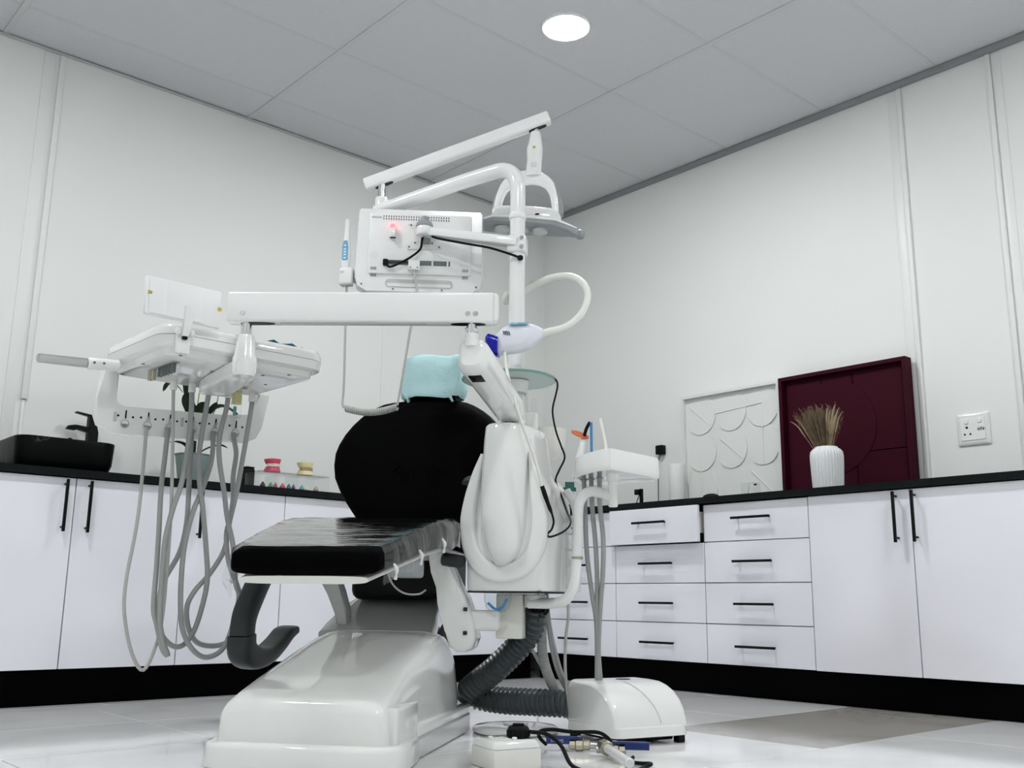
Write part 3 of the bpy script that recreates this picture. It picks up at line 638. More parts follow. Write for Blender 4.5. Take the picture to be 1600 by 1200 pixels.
HOSES = [
  [(0.113,-0.544,1.022),(0.132,-0.54,0.826),(0.146,-0.539,0.694),(0.155,-0.54,0.564),(0.162,-0.544,0.499),(0.167,-0.548,0.371),(0.163,-0.557,0.283),(0.141,-0.579,0.207),(0.113,-0.606,0.259),(0.091,-0.626,0.371),(0.091,-0.628,0.466),(0.1,-0.622,0.561),(0.107,-0.618,0.659),(0.108,-0.617,0.791),(0.107,-0.617,0.885),(0.106,-0.618,0.906)],
  [(0.16,-0.509,1.025),(0.162,-0.507,0.966),(0.16,-0.507,0.856),(0.151,-0.514,0.742),(0.135,-0.527,0.661),(0.124,-0.535,0.58),(0.123,-0.537,0.498),(0.127,-0.536,0.404),(0.131,-0.535,0.341),(0.145,-0.527,0.284),(0.161,-0.519,0.248),(0.149,-0.532,0.269),(0.136,-0.547,0.334),(0.129,-0.558,0.384),(0.133,-0.561,0.498),(0.136,-0.565,0.596),(0.139,-0.571,0.728),(0.146,-0.572,0.815),(0.154,-0.574,0.892),(0.159,-0.578,0.908)],
  [(0.203,-0.476,1.027),(0.206,-0.482,0.974),(0.203,-0.492,0.849),(0.214,-0.492,0.768),(0.236,-0.483,0.67),(0.257,-0.474,0.556),(0.271,-0.47,0.471),(0.271,-0.476,0.405),(0.257,-0.491,0.319),(0.236,-0.511,0.275),(0.211,-0.533,0.272),(0.183,-0.557,0.307),(0.171,-0.568,0.371),(0.181,-0.562,0.455),(0.214,-0.537,0.541),(0.227,-0.528,0.635),(0.225,-0.53,0.77),(0.222,-0.532,0.888),(0.217,-0.534,0.921)],
  [(0.256,-0.437,1.029),(0.252,-0.439,0.982),(0.239,-0.448,0.895),(0.244,-0.445,0.821),(0.262,-0.431,0.726),(0.275,-0.422,0.652),(0.296,-0.406,0.566),(0.311,-0.397,0.457),(0.323,-0.389,0.419),(0.318,-0.395,0.353),(0.297,-0.413,0.267),(0.261,-0.444,0.239),(0.229,-0.472,0.256),(0.202,-0.496,0.308),(0.194,-0.507,0.371),(0.193,-0.513,0.469),(0.2,-0.514,0.566),(0.218,-0.506,0.661),(0.247,-0.492,0.745),(0.268,-0.483,0.83),(0.273,-0.486,0.895),(0.277,-0.49,0.916)],
  [(0.321,-0.388,1.033),(0.325,-0.391,0.994),(0.319,-0.402,0.865),(0.313,-0.413,0.746),(0.305,-0.425,0.654),(0.301,-0.433,0.599),(0.317,-0.427,0.519),(0.349,-0.408,0.446),(0.376,-0.393,0.371),(0.376,-0.397,0.325),(0.352,-0.419,0.285),(0.314,-0.451,0.269),(0.27,-0.487,0.28),(0.246,-0.507,0.326),(0.241,-0.513,0.384),(0.259,-0.501,0.431),(0.297,-0.474,0.485),(0.329,-0.451,0.554),(0.337,-0.445,0.623),(0.344,-0.44,0.713),(0.34,-0.443,0.783),(0.344,-0.44,0.855),(0.336,-0.446,0.897),(0.332,-0.448,0.923)]]
for i, hpts in enumerate(HOSES):
    pts = [D(hpts[0][0], hpts[0][1], 1.05)] + P2(hpts)
    part('hose', tube(nb(), pts, .0052 if i == 0 else .0078, 10, 5), 'hose2' if i == 0 else 'hose', it, sharp=80)
    q = D(*hpts[0]); bm = nb(); cyl(bm, (q.x, q.y, 1.018), (q.x, q.y, 1.05), .011, 16, bev=.002); part('hose_socket', bm, 'white', it)
# clear cup under the bracket
bm = nb(); q = D(.30, -.43, 0); cyl(bm, (q.x, q.y, .965), (q.x, q.y, 1.010), .017, 20, bev=.002); cu = part('filter_cup', bm, 'acrylic', it)
bm = nb(); cyl(bm, (q.x, q.y + .004, .972), (q.x, q.y + .004, 1.0), .005, 10); part('filter', bm, 'greenlight', cu)
bm = nb(); cyl(bm, (q.x, q.y, 1.008), (q.x, q.y, 1.046), .016, 20); part('filter_cap', bm, 'yellow', cu)
# grip handle on the left end
h0, h1, h2 = TT(-.008, .30, 1.052), TT(-.095, .305, 1.046), TT(-.225, .312, 1.040)
bm = nb(); cyl(bm, h0, h1, .0165, 24, bev=.003); gh = part('grip_mount', bm, 'white', it)
bm = nb(); cyl(bm, h1, h2, .0135, 24, r2=.0125, bev=.003); part('grip', bm, 'steel', gh)
for f in (.55, .85):
    c0 = h0 + (h1 - h0) * f - E2v * .0165; bm = nb(); cyl(bm, c0, c0 - E2v * .002, .0035, 10); part('screw', bm, 'greyslot', gh)
# teal pouch on top
bm = nb(); loft(bm, [[TT(.30 + .12 * i / 6, v, 1.129 + .010 * math.sin(i * 1.1 + v * 30) ** 2 + zz) for v in (.02, .06, .10, .14)] for i in range(7) for zz in (0,)], False, False)
bmesh.ops.solidify(bm, geom=bm.faces[:], thickness=.004)
solo('instrument_pouch', bm, 'teal', 'teal folded pouch lying on the instrument table', 'pouch', TT(.36, .08, 1.129), DEN)

# film viewer on the near side of the table
fv = thing('film_viewer', 'white film viewer panel clipped to the edge of the instrument table', 'viewer', TT(.035, -.012, 1.04), DEN)
bm = nb(); cw = TT(.022, -.022, 1.176); lean = Matrix.Rotation(R(-6), 3, E1v)
RV = lean @ Matrix((E1v, -E2v, V((0, 0, 1)))).transposed()
box(bm, cw, (.212, .016, .108), .006, 2, RV); pn = part('panel', bm, 'whitematte', fv)
bm = nb(); box(bm, cw - RV @ V((0, -.009, 0)), (.10, .004, .102), .006, 2, RV); box(bm, cw - RV @ V((.052, -.009, 0)), (.09, .003, .100), .004, 2, RV); part('back_plate', bm, 'whitematte', pn)
for du in (-.095, .100):
    c0 = cw + RV @ V((du, .0085, .006 if du < 0 else .0)); bm = nb(); cyl(bm, c0 - RV @ V((0, .001, 0)), c0 + RV @ V((0, .002, 0)), .0058, 14); part('sticker', bm, 'gold', pn)
bm = ribbon(nb(), [TT(.033, -.022, 1.085), TT(.033, -.034, 1.110), TT(.032, -.034, 1.14), TT(.030, -.032, 1.165)], [.009, .012, .012, .008], .009, E2v, 5); part('hinge_arm', bm, 'white', fv)
bm = nb(); box(bm, TT(.035, -.010, 1.072), (.038, .014, .062), .004, 2, Rt); part('clip', bm, 'white', fv)
for du in (-.020, .020):
    bm = nb(); cyl(bm, TT(.034 + du * .55, -.020, 1.098), TT(.034 + du * 1.25, -.020, 1.098), .010, 16, bev=.003); part('hinge_knob', bm, 'white', fv)
bm = nb(); box(bm, TT(.034, -.022, 1.084), (.013, .012, .014), .002, 1, Rt); part('hinge_slot', bm, 'black', fv)

# ------------------------------------------------------------------ monitor on an arm from the pole
mo = thing('monitor', 'white monitor seen from behind with vent slots and cables', 'monitor', D(.66, .07, 1.44), DEN)
MC = D(.656, .052, 1.612)
MR = Matrix((D(.244, .970, 0), D(.970, -.244, 0), V((0, 0, 1)))).transposed()    # local x = right, y = away, z up
def MP(a, b, c): return MC + MR @ V((a, b, c))
# back shell with a rounded lower edge and a carrying slot, built from bands
bm = nb(); W2, H2 = .222, .155
outl = [(-W2 + .006, H2), (W2 - .006, H2), (W2, H2 - .008), (W2 + .002, -H2 + .05), (W2 - .008, -H2 + .018), (W2 - .038, -H2), (-W2 + .034, -H2), (-W2 + .004, -H2 + .018), (-W2 - .008, -H2 + .05), (-W2, H2 - .008)]
a_ = [bm.verts.new(MP(x, .012, z)) for x, z in outl]; b_ = [bm.verts.new(MP(x * .975, -.018, z * .975)) for x, z in outl]; c_ = [bm.verts.new(MP(x, .030, z)) for x, z in outl]
for i in range(len(outl)):
    j = (i + 1) % len(outl); bm.faces.new((a_[i], a_[j], b_[j], b_[i])); bm.faces.new((c_[i], c_[j], a_[j], a_[i]))
bm.faces.new(b_[::-1]); bm.faces.new(c_); sh = part('housing', bm, 'whitemetal', mo, sharp=30)
part('screen', bx(MP(0, .031, .005), (.40, .004, .25), .001, 1, MR), 'black', mo)
part('back_panel', bx(MP(.0, -.020, .022), (.36, .012, .225), .010, 2, MR), 'whitemetal', mo)
part('vent_label', bx(MP(-.155, -.0268, .118), (.034, .001, .006), 0, 1, MR), 'lightgrey', mo)
bm = nb()
for i in range(27):
    for z in (.122, .112): box(bm, MP(-.130 + i * .0088, -.0263, z), (.0028, .001, .0062), 0, 1, MR)
part('vent_slots', bm, 'darkslot', mo, kind='stuff')
for sx in (-1, 1):
    bm = nb()
    for i in range(4):
        for z in (-.072, -.095): box(bm, MP(sx * .160 + i * .0055 - .008, -.0188 if abs(z) > .09 else -.0263, z), (.0018, .0022, .010), 0, 1, MR)
    part('side_slots', bm, 'darkslot', mo, kind='stuff')
    bm = nb()
    for rr_, nn in ((.004, 5), (.009, 10), (.014, 15)):
        for q in range(nn):
            an = 2 * PI * q / nn; cyl(bm, MP(sx * .158 + rr_ * math.cos(an), -.0258, -.022 + rr_ * math.sin(an)), MP(sx * .158 + rr_ * math.cos(an), -.0265, -.022 + rr_ * math.sin(an)), .0011, 5)
    part('speaker_holes', bm, 'lightgrey', mo, kind='stuff')
bm = nb(); box(bm, MP(-.004, -.0262, -.048), (.222, .002, .018), .001, 1, MR); pb = part('port_bay', bm, 'greyslot', mo)
for x in (.045, .098):
    bm = nb(); box(bm, MP(x, -.0275, -.048), (.006, .002, .020), 0, 1, MR); part('port_divider', bm, 'whitemetal', pb)
bm = nb(); box(bm, MP(-.075, -.0275, -.048), (.085, .002, .008), 0, 1, MR); part('socket_row', bm, 'darkslot', pb)
bm = prism(nb(), rrect(.236, .030, .014), MP(.0, -.0195, -.122), MR @ V((1, 0, 0)), MR @ V((0, 0, 1)), MR @ V((0, .001, 0))); part('carry_slot', bm, 'lightgrey', mo)
bm = prism(nb(), rrect(.222, .012, .006), MP(.0, -.0206, -.128), MR @ V((1, 0, 0)), MR @ V((0, 0, 1)), MR @ V((0, .001, 0))); part('slot_lining', bm, 'white', mo)
for x, z in ((-.20, -.128), (-.09, -.143), (.08, -.143), (.20, -.128)):
    bm = nb(); cyl(bm, MP(x, -.0178, z), MP(x, -.0205, z), .0032, 10); part('screw', bm, 'greyslot', mo)
# VESA plate
bm = prism(nb(), [(-.055, .05), (-.04, .055), (-.03, .03), (.03, .03), (.045, .03), (.055, -.02), (.065, -.04), (-.055, -.045), (-.062, -.03), (-.03, .0), (-.035, .03)], MP(.012, -.0262, .045), MR @ V((1, 0, 0)), MR @ V((0, 0, 1)), MR @ V((0, -.004, 0)), .001, 1); vp = part('mount_plate', bm, 'white', mo)
for x, z in ((-.045, .045), (-.05, -.036), (.055, -.034), (-.03, -.02), (.03, -.02), (-.02, .012)):
    bm = nb(); cyl(bm, MP(.012 + x, -.030, .045 + z), MP(.012 + x, -.032, .045 + z), .0035, 10); part('screw', bm, 'greyslot', vp)
bm = nb(); box(bm, MP(.02, -.040, .045), (.034, .03, .05), .003, 1, MR); part('mount_block', bm, 'greyplastic', vp)
# plug-in red beacon
bm = nb(); box(bm, MP(-.098, -.034, .058), (.022, .016, .036), .003, 2, MR); rb = part('power_button_box', bm, 'white', mo)
bm = nb(); lathe(bm, [(.009, 0), (.010, .006), (.006, .013), (.001, .015)], 16, Matrix.Translation(MP(-.098, -.034, .076))); part('red_light', bm, 'redled', rb, 'glowing red indicator')
bm = nb(); box(bm, MP(-.095, -.042, .037), (.020, .002, .004), 0, 1, MR); part('slot', bm, 'black', rb)
# cable box
bm = nb(); box(bm, MP(-.018, -.042, -.064), (.040, .026, .034), .002, 1, MR); cb = part('cable_box', bm, 'white', mo)
for x in (-.012, .012):
    bm = nb(); cyl(bm, MP(-.018 + x, -.054, -.074), MP(-.018 + x, -.0560, -.074), .0028, 8); part('screw', bm, 'greyslot', cb)
# arm
A = D(.585, .085, 1.662); Bq = D(.60, .40, 1.612); dq = (Bq - A).normalized(); sq = V((0, 0, 1)).cross(dq).normalized(); uq = dq.cross(sq)
bm = nb(); box(bm, (A + Bq) / 2, ((Bq - A).length + .02, .034, .030), .004, 2, Matrix((dq, sq, uq)).transposed()); ma = part('monitor_arm', bm, 'whitemetal', mo)
bm = nb(); box(bm, (A + Bq) / 2 - uq * .0155, ((Bq - A).length, .024, .004), 0, 1, Matrix((dq, sq, uq)).transposed()); part('arm_channel', bm, 'lightgrey', ma)
bm = nb(); lathe(bm, [(.026, 1.648), (.028, 1.652), (.028, 1.676), (.026, 1.680)], 28, Matrix.Translation(V((A.x, A.y, 0)))); part('arm_joint', bm, 'whitemetal', ma)
bm = lathe(nb(), [(.030, 1.678), (.031, 1.684), (.026, 1.694), (.016, 1.700), (.015, 1.712), (.012, 1.716)], 28, Matrix.Translation(V((A.x, A.y, 0)))); part('joint_knob', bm, 'greyplastic', ma)
bm = nb(); box(bm, D(.622, .408, 1.605), (.064, .066, .066), .010, 3); part('pole_clamp', bm, 'whitemetal', ma)
for z in (1.622, 1.590):
    bm = nb(); c0 = D(.590, .428, z); cyl(bm, c0, c0 - V((.006, 0, 0)), .0075, 14, bev=.001); part('clamp_bolt', bm, 'chrome', ma)
bm = tube(nb(), [MP(-.118, -.026, -.048), MP(-.114, -.04, -.062), MP(-.10, -.048, -.072), MP(-.07, -.05, -.06), MP(-.03, -.05, -.035), MP(.002, -.052, -.005), MP(.008, -.055, .03), MP(.022, -.06, .052), D(.572, .13, 1.632), D(.575, .22, 1.610), D(.578, .31, 1.590), D(.58, .37, 1.570), D(.585, .418, 1.552)], .0042, 8, 6); pc = part('power_cable', bm, 'rubberblack', mo)
bm = nb(); box(bm, MP(-.118, -.034, -.052), (.018, .02, .022), .003, 1, MR); part('plug', bm, 'rubberblack', pc)
bm = nb(); lathe(bm, [(.003, -.006), (.010, -.002), (.010, .004), (.004, .008)], 14, axm(D(.588, .424, 1.549), (-1, -.2, .3))); part('cable_end', bm, 'rubberblack', pc)

# intraoral camera in its holder, coiled lead
ic = thing('intraoral_camera', 'white intraoral camera with blue keypad and coiled lead, hung beside the monitor', 'camera', D(.60, -.185, 1.47), DEN)
c0 = D(.585, -.196, 0)
bm = nb(); loft(bm, [sring(c0 + V((0, 0, z)), D(0, 1, 0), V((1, 0, 0)), a, b, 2.6, 20) for z, a, b in ((1.535, .013, .010), (1.56, .016, .012), (1.60, .0165, .012), (1.635, .0125, .010), (1.66, .0095, .008), (1.71, .0085, .007), (1.722, .007, .006))]); part('handpiece', bm, 'whitemetal', ic)
bm = nb(); kp = [(-.006, .046), (.006, .046), (.0105, .026), (.0105, -.022), (.007, -.026), (-.007, -.026), (-.0105, -.022), (-.0105, .026)]
prism(bm, kp, c0 + V((-.0135, 0, 1.594)), D(0, 1, 0), (0, 0, 1), (.004, 0, 0)); kpd = part('keypad', bm, 'skyblue', ic)
for z in (.028, .014, .004, -.006, -.018):
    bm = nb(); loft(bm, [sring(c0 + V((-.0142 + q, 0, 1.594 + z)), D(0, 1, 0), V((0, 0, 1)), .005, .003, 2, 12) for q in (0, .002)]); part('button', bm, 'whitemetal', kpd)
bm = nb(); box(bm, c0 + V((.0, -.006, 1.512)), (.032, .044, .056), .003, 2); hs = part('holder', bm, 'whitemetal', ic)
bm = nb(); box(bm, c0 + V((0, -.006, 1.4815)), (.032, .042, .006), .001, 1); part('holder_base', bm, 'lightgrey', hs)
bm = nb(); box(bm, c0 + V((-.0163, .006, 1.524)), (.001, .014, .008)); part('print', bm, 'lightgrey', hs)
bm = nb(); box(bm, c0 + V((.012, -.036, 1.508)), (.014, .016, .034), .002, 1); part('clip', bm, 'greyplastic', hs)
bm = nb(); tube(bm, P2([(.59, -.190, 1.48), (.585, -.188, 1.44), (.58, -.184, 1.32), (.575, -.178, 1.12), (.57, -.178, 1.06), (.57, -.172, 1.042)]), .0042, 8, 5)
coil = []
for i in range(25 * 10 + 1):
    f = i / 250; an = 2 * PI * 25 * f; t_ = -.168 + .182 * f; z_ = 1.040 - .016 * math.sin(PI * f)
    coil.append(D(.57 + .0095 * math.cos(an), t_, z_ + .0095 * math.sin(an)))
tube(bm, coil, .0036, 6)
tube(bm, [D(.57, .014, 1.045), D(.57, .020, 1.08), D(.572, .028, 1.14), D(.58, .050, 1.32), D(.588, .066, 1.43), MP(-.018, -.044, -.082)], .0042, 8, 5)
part('coiled_lead', bm, 'hose2', ic, sharp=80)

# ------------------------------------------------------------------ operating light
ol = thing('operating_light', 'white dental operating light on a boom above the chair', 'lamp', D(.745, -.13, 1.83), DEN)
B0 = D(.745, -.128, 0)
bm = lathe(nb(), [(.024, 1.825), (.024, 1.862), (.021, 1.866)], 24, Matrix.Translation(B0)); part('boom_collar', bm, 'whitemetal', ol)
bm = lathe(nb(), [(.015, 1.86), (.015, 1.925)], 20, Matrix.Translation(B0)); part('boom_pin', bm, 'chrome', ol)
b0 = D(.742, -.192, 1.918); b1 = D(.80, .492, 2.168); dq = (b1 - b0).normalized(); sq = V((0, 0, 1)).cross(dq).normalized(); uq = dq.cross(sq)
bm = nb(); loft(bm, [sring(b0 + dq * f, sq, uq, a, b, 5, 28) for f, a, b in ((0, .018, .020), (.004, .022, .024), ((b1 - b0).length - .004, .022, .024), ((b1 - b0).length, .018, .020))]); bo_ = part('boom', bm, 'whitemetal', ol)
for f in (.068, (b1 - b0).length - .055):
    bm = nb(); loft(bm, [sring(b0 + dq * f - uq * q, dq, sq, .035, .012, 3, 20) for q in (.022, .0255)]); part('boom_slot', bm, 'darkslot', bo_)
Lq = D(.80, .440, 0)
bm = lathe(nb(), [(.013, 2.10), (.013, 2.135)], 18, Matrix.Translation(Lq)); part('lamp_pin', bm, 'chrome', ol)
bm = nb(); loft(bm, [sring(Lq + V((dx, -dt, z)), D(0, 1, 0), V((1, 0, 0)), a, a, 2.3, 24) for z, a, dx, dt in ((2.112, .017, 0, 0), (2.108, .020, 0, 0), (2.07, .025, 0, 0), (2.045, .030, .0, -.002), (2.03, .0295, .0, -.002), (2.0, .0275, .006, -.004), (1.97, .0285, .014, -.008), (1.945, .030, .022, -.010))]); nk = part('lamp_neck', bm, 'whitemetal', ol)
bm = nb(); box(bm, Lq + V((-.0300, 0, 2.040)), (.002, .010, .009)); part('sticker', bm, 'gold', nk)
bm = nb()
for z in (1.983, 1.975, 1.968): box(bm, Lq + V((-.0220, .002, z)), (.001, .022, .002), 0, 1, Matrix.Rotation(R(12), 3, 'Y'))
part('print', bm, 'lightgrey', nk)
LC = V((.835, -.405, 0))
def LP(t, z, ds=0.): return V((LC.x + ds, LC.y - t, z))
hoop = [(-.112, 1.80), (-.108, 1.84), (-.096, 1.885), (-.075, 1.92), (-.04, 1.94), (.0, 1.945), (.045, 1.938), (.082, 1.912), (.100, 1.87), (.106, 1.83), (.108, 1.795)]
bm = ribbon(nb(), [LP(t, z, -.012) for t, z in hoop], [.012, .013, .014, .019, .024, .026, .024, .019, .014, .013, .012], .018, (1, 0, 0), 5); hoopo = part('lamp_hoop', bm, 'whitemetal', ol)
bm = ribbon(nb(), [LP(t * 1.13, z + .002, .012) for t, z in hoop], [.010, .012, .013, .015, .016, .016, .016, .015, .013, .012, .010], .018, (1, 0, 0), 5); part('hoop_back', bm, 'greyplastic', ol)
bm = nb(); tl = math.tan(R(-8))
loft(bm, [sring(LP(f, 1.790 + f * -.12), (0, 0, 1), (1, 0, 0), a, b, 4, 24) for f, a, b in ((-.130, .014, .02), (-.122, .028, .036), (-.09, .036, .045), (0, .038, .048), (.09, .036, .045), (.118, .028, .036), (.126, .014, .02))]); part('lamp_body', bm, 'whitemetal', ol)
bm = nb(); loft(bm, [sring(LP(f, z), (0, 0, 1), (1, 0, 0), a, b, 4, 24) for f, z, a, b in ((-.20, 1.770, .006, .02), (-.185, 1.770, .008, .035), (-.12, 1.770, .012, .062), (0, 1.757, .014, .072), (.11, 1.742, .013, .062), (.15, 1.732, .012, .04), (.178, 1.722, .013, .024), (.192, 1.716, .014, .016), (.200, 1.713, .008, .010))]); part('lamp_shade', bm, 'greyplastic', ol)
bm = nb(); loft(bm, [sring(LP(f, z + .012), (0, 0, 1), (1, 0, 0), a, b, 4, 24) for f, z, a, b in ((-.19, 1.772, .004, .02), (-.12, 1.773, .008, .058), (0, 1.760, .010, .068), (.11, 1.746, .009, .058), (.15, 1.736, .007, .034), (.185, 1.724, .004, .016))]); part('shade_top', bm, 'whitemetal', ol)
for t in (-.09, -.02, .05):
    bm = nb(); c0 = LP(t, 1.738 - t * .12, -.012); lathe(bm, [(.030, .004), (.028, -.006), (.016, -.010), (.001, -.011)], 24, Matrix.Translation(c0)); part('lens', bm, 'ledoff', ol)
bm = nb(); lathe(bm, [(.001, -.019), (.011, -.016), (.018, -.006), (.018, .006), (.011, .016), (.001, .019)], 20, Matrix.Translation(LP(.196, 1.716))); part('grip_ball', bm, 'greyplastic', ol)
bm = nb(); box(bm, LP(.045, 1.785, -.0478), (.004, .014, .006), .001, 1); part('sensor', bm, 'black', ol)

# ------------------------------------------------------------------ whitening lamp
wlp = thing('whitening_lamp', 'white tooth-whitening lamp with blue lens on a gooseneck', 'lamp', D(PS, PT, 1.43), DEN)
bm = nb(); lathe(bm, [(.012, 0), (.014, .002), (.014, .020), (.012, .022)], 20, axm(D(PS + .026, PT - .012, 1.444), D(.8, -.6, 0))); part('pole_clamp', bm, 'white', wlp)
gp = P2([(.64, .372, 1.445), (.66, .36, 1.42), (.685, .39, 1.44), (.68, .45, 1.475), (.64, .525, 1.492), (.59, .600, 1.475), (.545, .648, 1.428), (.51, .660, 1.37), (.485, .640, 1.31), (.47, .595, 1.268), (.455, .54, 1.250), (.45, .52, 1.244)])
bm = nb(); tube(bm, gp, .0115, 16, 6); part('gooseneck', bm, 'whitewarm', wlp)
ws = [(.525, 1.242, .013, .013), (.515, 1.240, .021, .020), (.505, 1.237, .029, .026), (.485, 1.233, .039, .032), (.455, 1.228, .046, .036), (.425, 1.225, .047, .037), (.40, 1.219, .044, .035), (.385, 1.210, .038, .031), (.372, 1.203, .033, .028)]
axd = D(-.05, -.96, -.28).normalized()
bm = nb(); loft(bm, [sring(D(.44, t, z), V((0, 0, 1)), V((1, 0, 0)), a, b, 3, 28) for t, z, a, b in ws]); hdp = part('lamp_head', bm, 'lamphead', wlp)
bm = nb(); loft(bm, [sring(D(.425, t, z), V((0, 0, 1)), V((1, 0, 0)), a, b, 4, 24) for t, z, a, b in ((.386, 1.196, .032, .026), (.370, 1.202, .033, .028), (.354, 1.209, .030, .030), (.346, 1.212, .020, .022))]); part('blue_lens', bm, 'blue', wlp, 'deep blue lens')
bm = nb(); box(bm, D(.412, .452, 1.2685), (.028, .060, .003), .002, 1, Matrix.Rotation(R(-28), 3, 'Y')); kpn = part('control_panel', bm, 'skyblue', hdp)
for dt, ds in ((-.012, 0), (.004, -.004), (-.002, .006)):
    bm = nb(); box(bm, D(.412 + ds, .455 + dt, 1.2708), (.007, .011, .003), .002, 1, Matrix.Rotation(R(-28), 3, 'Y')); part('button', bm, 'whitemetal', kpn)
bm = nb()
for i in range(4): box(bm, D(.4035, .405 + i * .006, 1.238 - i * .001), (.004, .0025, .014), 0, 1, Matrix.Rotation(R(-18), 3, 'X'))
part('vent_slots', bm, 'darkslot', hdp)
bm = nb(); tube(bm, P2([(.43, .405, 1.190), (.40, .412, 1.15), (.36, .432, 1.075), (.34, .472, .95), (.345, .515, .83), (.36, .537, .745)]), .0052, 10, 6); part('lead', bm, 'whitewarm', wlp)
bm = nb(); tube(bm, P2([(.36, .536, .748), (.37, .546, .715), (.38, .556, .685), (.39, .562, .668)]), [.0065, .0075, .006, .006, .0035], 10, 5); part('lead_plug', bm, 'rubberblack', wlp)
bm = nb(); tube(bm, P2([(.39, .562, .668), (.40, .566, .645), (.40, .560, .622), (.40, .547, .607), (.405, .555, .600), (.42, .585, .612), (.45, .605, .632), (.49, .606, .655), (.53, .588, .690), (.57, .565, .745), (.59, .546, .79), (.60, .556, .825), (.60, .574, .866), (.60, .562, .905), (.60, .545, .955), (.60, .534, 1.02), (.605, .544, 1.075), (.61, .549, 1.105), (.612, .545, 1.125), (.615, .53, 1.140)]), .0032, 8, 6); part('black_lead', bm, 'rubberblack', wlp)

# ------------------------------------------------------------------ assistant arm and tray
at = thing('assistant_tray', 'white assistant holder tray on a bent white pipe', 'tray', D(.50, .62, .41), DEN)
bm = tube(nb(), P2([(.53, .47, .405), (.52, .54, .405), (.51, .580, .412), (.505, .602, .432), (.50, .615, .462), (.50, .622, .52), (.50, .627, .60), (.50, .628, .675), (.495, .633, .710), (.487, .648, .733), (.475, .672, .742), (.46, .70, .737), (.44, .728, .725), (.43, .742, .718)]), .0165, 18, 6); part('pipe', bm, 'whitemetal', at)
bm = nb(); lathe(bm, [(.0168, 0), (.0178, .001), (.0178, .007), (.0168, .008)], 20, Matrix.Translation(D(.50, .625, .538))); part('pipe_ring', bm, 'brass', at)
bm = nb(); cyl(bm, D(.43, .742, .690), D(.43, .742, .770), .0145, 20, bev=.003); part('post', bm, 'white', at)
bm = nb(); cyl(bm, D(.43, .742, .765), D(.43, .742, .795), .017, 20, r2=.021); part('post_cap', bm, 'white', at)
# plan of tray: near corner rounded, long to the right
tp = [(.64, .608), (.52, .612), (.42, .650), (.33, .705), (.30, .740), (.315, .762), (.50, .868), (.54, .876), (.62, .850), (.70, .70)]
def tpr(z, k_): 
    cx_ = sum(p[0] for p in tp) / len(tp); cy_ = sum(p[1] for p in tp) / len(tp)
    P_ = [D(cx_ + (p[0] - cx_) * k_, cy_ + (p[1] - cy_) * k_, z) for p in tp]; P_ = catmull(P_ + [P_[0]], 4)[:-1]; return P_
bm = nb(); loft(bm, [tpr(.790, .93), tpr(.786, .97), tpr(.790, .99), tpr(.80, 1.0), tpr(.842, .985), tpr(.849, .965), tpr(.849, .93), tpr(.838, .91)]); part('tray', bm, 'white', at, sharp=50)
bm = nb(); cyl(bm, D(.56, .80, .845), D(.56, .80, .858), .030, 24, bev=.004); part('tray_knob', bm, 'white', at)
hs_ = [(.47, .655, [(.47, .655, .80), (.475, .658, .70), (.485, .662, .56), (.51, .674, .44), (.54, .684, .36), (.57, .684, .28), (.60, .68, .17)]),
       (.455, .680, [(.455, .680, .80), (.46, .682, .70), (.475, .690, .59), (.50, .692, .48), (.53, .688, .38), (.57, .684, .27), (.605, .684, .17)]),
       (.435, .708, [(.435, .708, .80), (.44, .708, .70), (.455, .716, .60), (.48, .712, .50), (.52, .700, .40), (.57, .688, .27), (.61, .690, .17)])]
for s, t, pts in hs_:
    s += .06; t -= .012; pts = [(q[0] + .06, q[1] - .012, q[2]) for q in pts]
    part('suction_hose', tube(nb(), P2(pts), .0075, 10, 5), 'hose', at)
    bm = nb(); lathe(bm, [(.0105, 0), (.012, .002), (.012, .004), (.0105, .006)], 16, Matrix.Translation(D(s, t, .782))); part('hose_ring', bm, 'greyplastic', at)
# things standing in the tray
cl = thing('curing_light', 'white curing light with black tip and orange eye shield in the assistant tray', 'curing light', D(.55, .620, .80), DEN)
bm = nb(); tube(bm, P2([(.55, .618, .79), (.55, .628, .85), (.55, .640, .915)]), [.016, .015, .012], 18, 4); part('handle', bm, 'white', cl)
bm = nb(); tube(bm, P2([(.55, .640, .914), (.55, .646, .938), (.55, .652, .955), (.55, .662, .972)]), .0055, 12, 5); part('light_guide', bm, 'rubberblack', cl)
bm = nb(); loft(bm, [sring(D(.548, .630, .932) + V((0, 0, q)) , D(0, .92, -.36), V((.75, 0, .5)), .031, .020, 2, 28) for q in (-.0012, .0012)]); part('eye_shield', bm, 'orange', cl)
bm = nb(); cyl(bm, D(.55, .639, .910), D(.55, .643, .922), .010, 16); part('collar', bm, 'steel', cl)
bm = nb(); cyl(bm, D(.535, .668, .84), D(.535, .667, .968), .0042, 10); solo('saliva_ejector', bm, 'bluestraw', 'thin blue saliva ejector tube standing in the assistant tray', 'suction tip', D(.535, .668, .84), DEN)
bm = nb(); tube(bm, P2([(.53, .715, .83), (.53, .713, .885), (.53, .706, .93), (.53, .697, .972), (.53, .695, .978)]), [.0055, .0055, .0055, .006, .0075], 12, 5); solo('suction_tip', bm, 'whitewarm', 'bent white suction tip standing in the assistant tray', 'suction tip', D(.53, .715, .83), DEN)

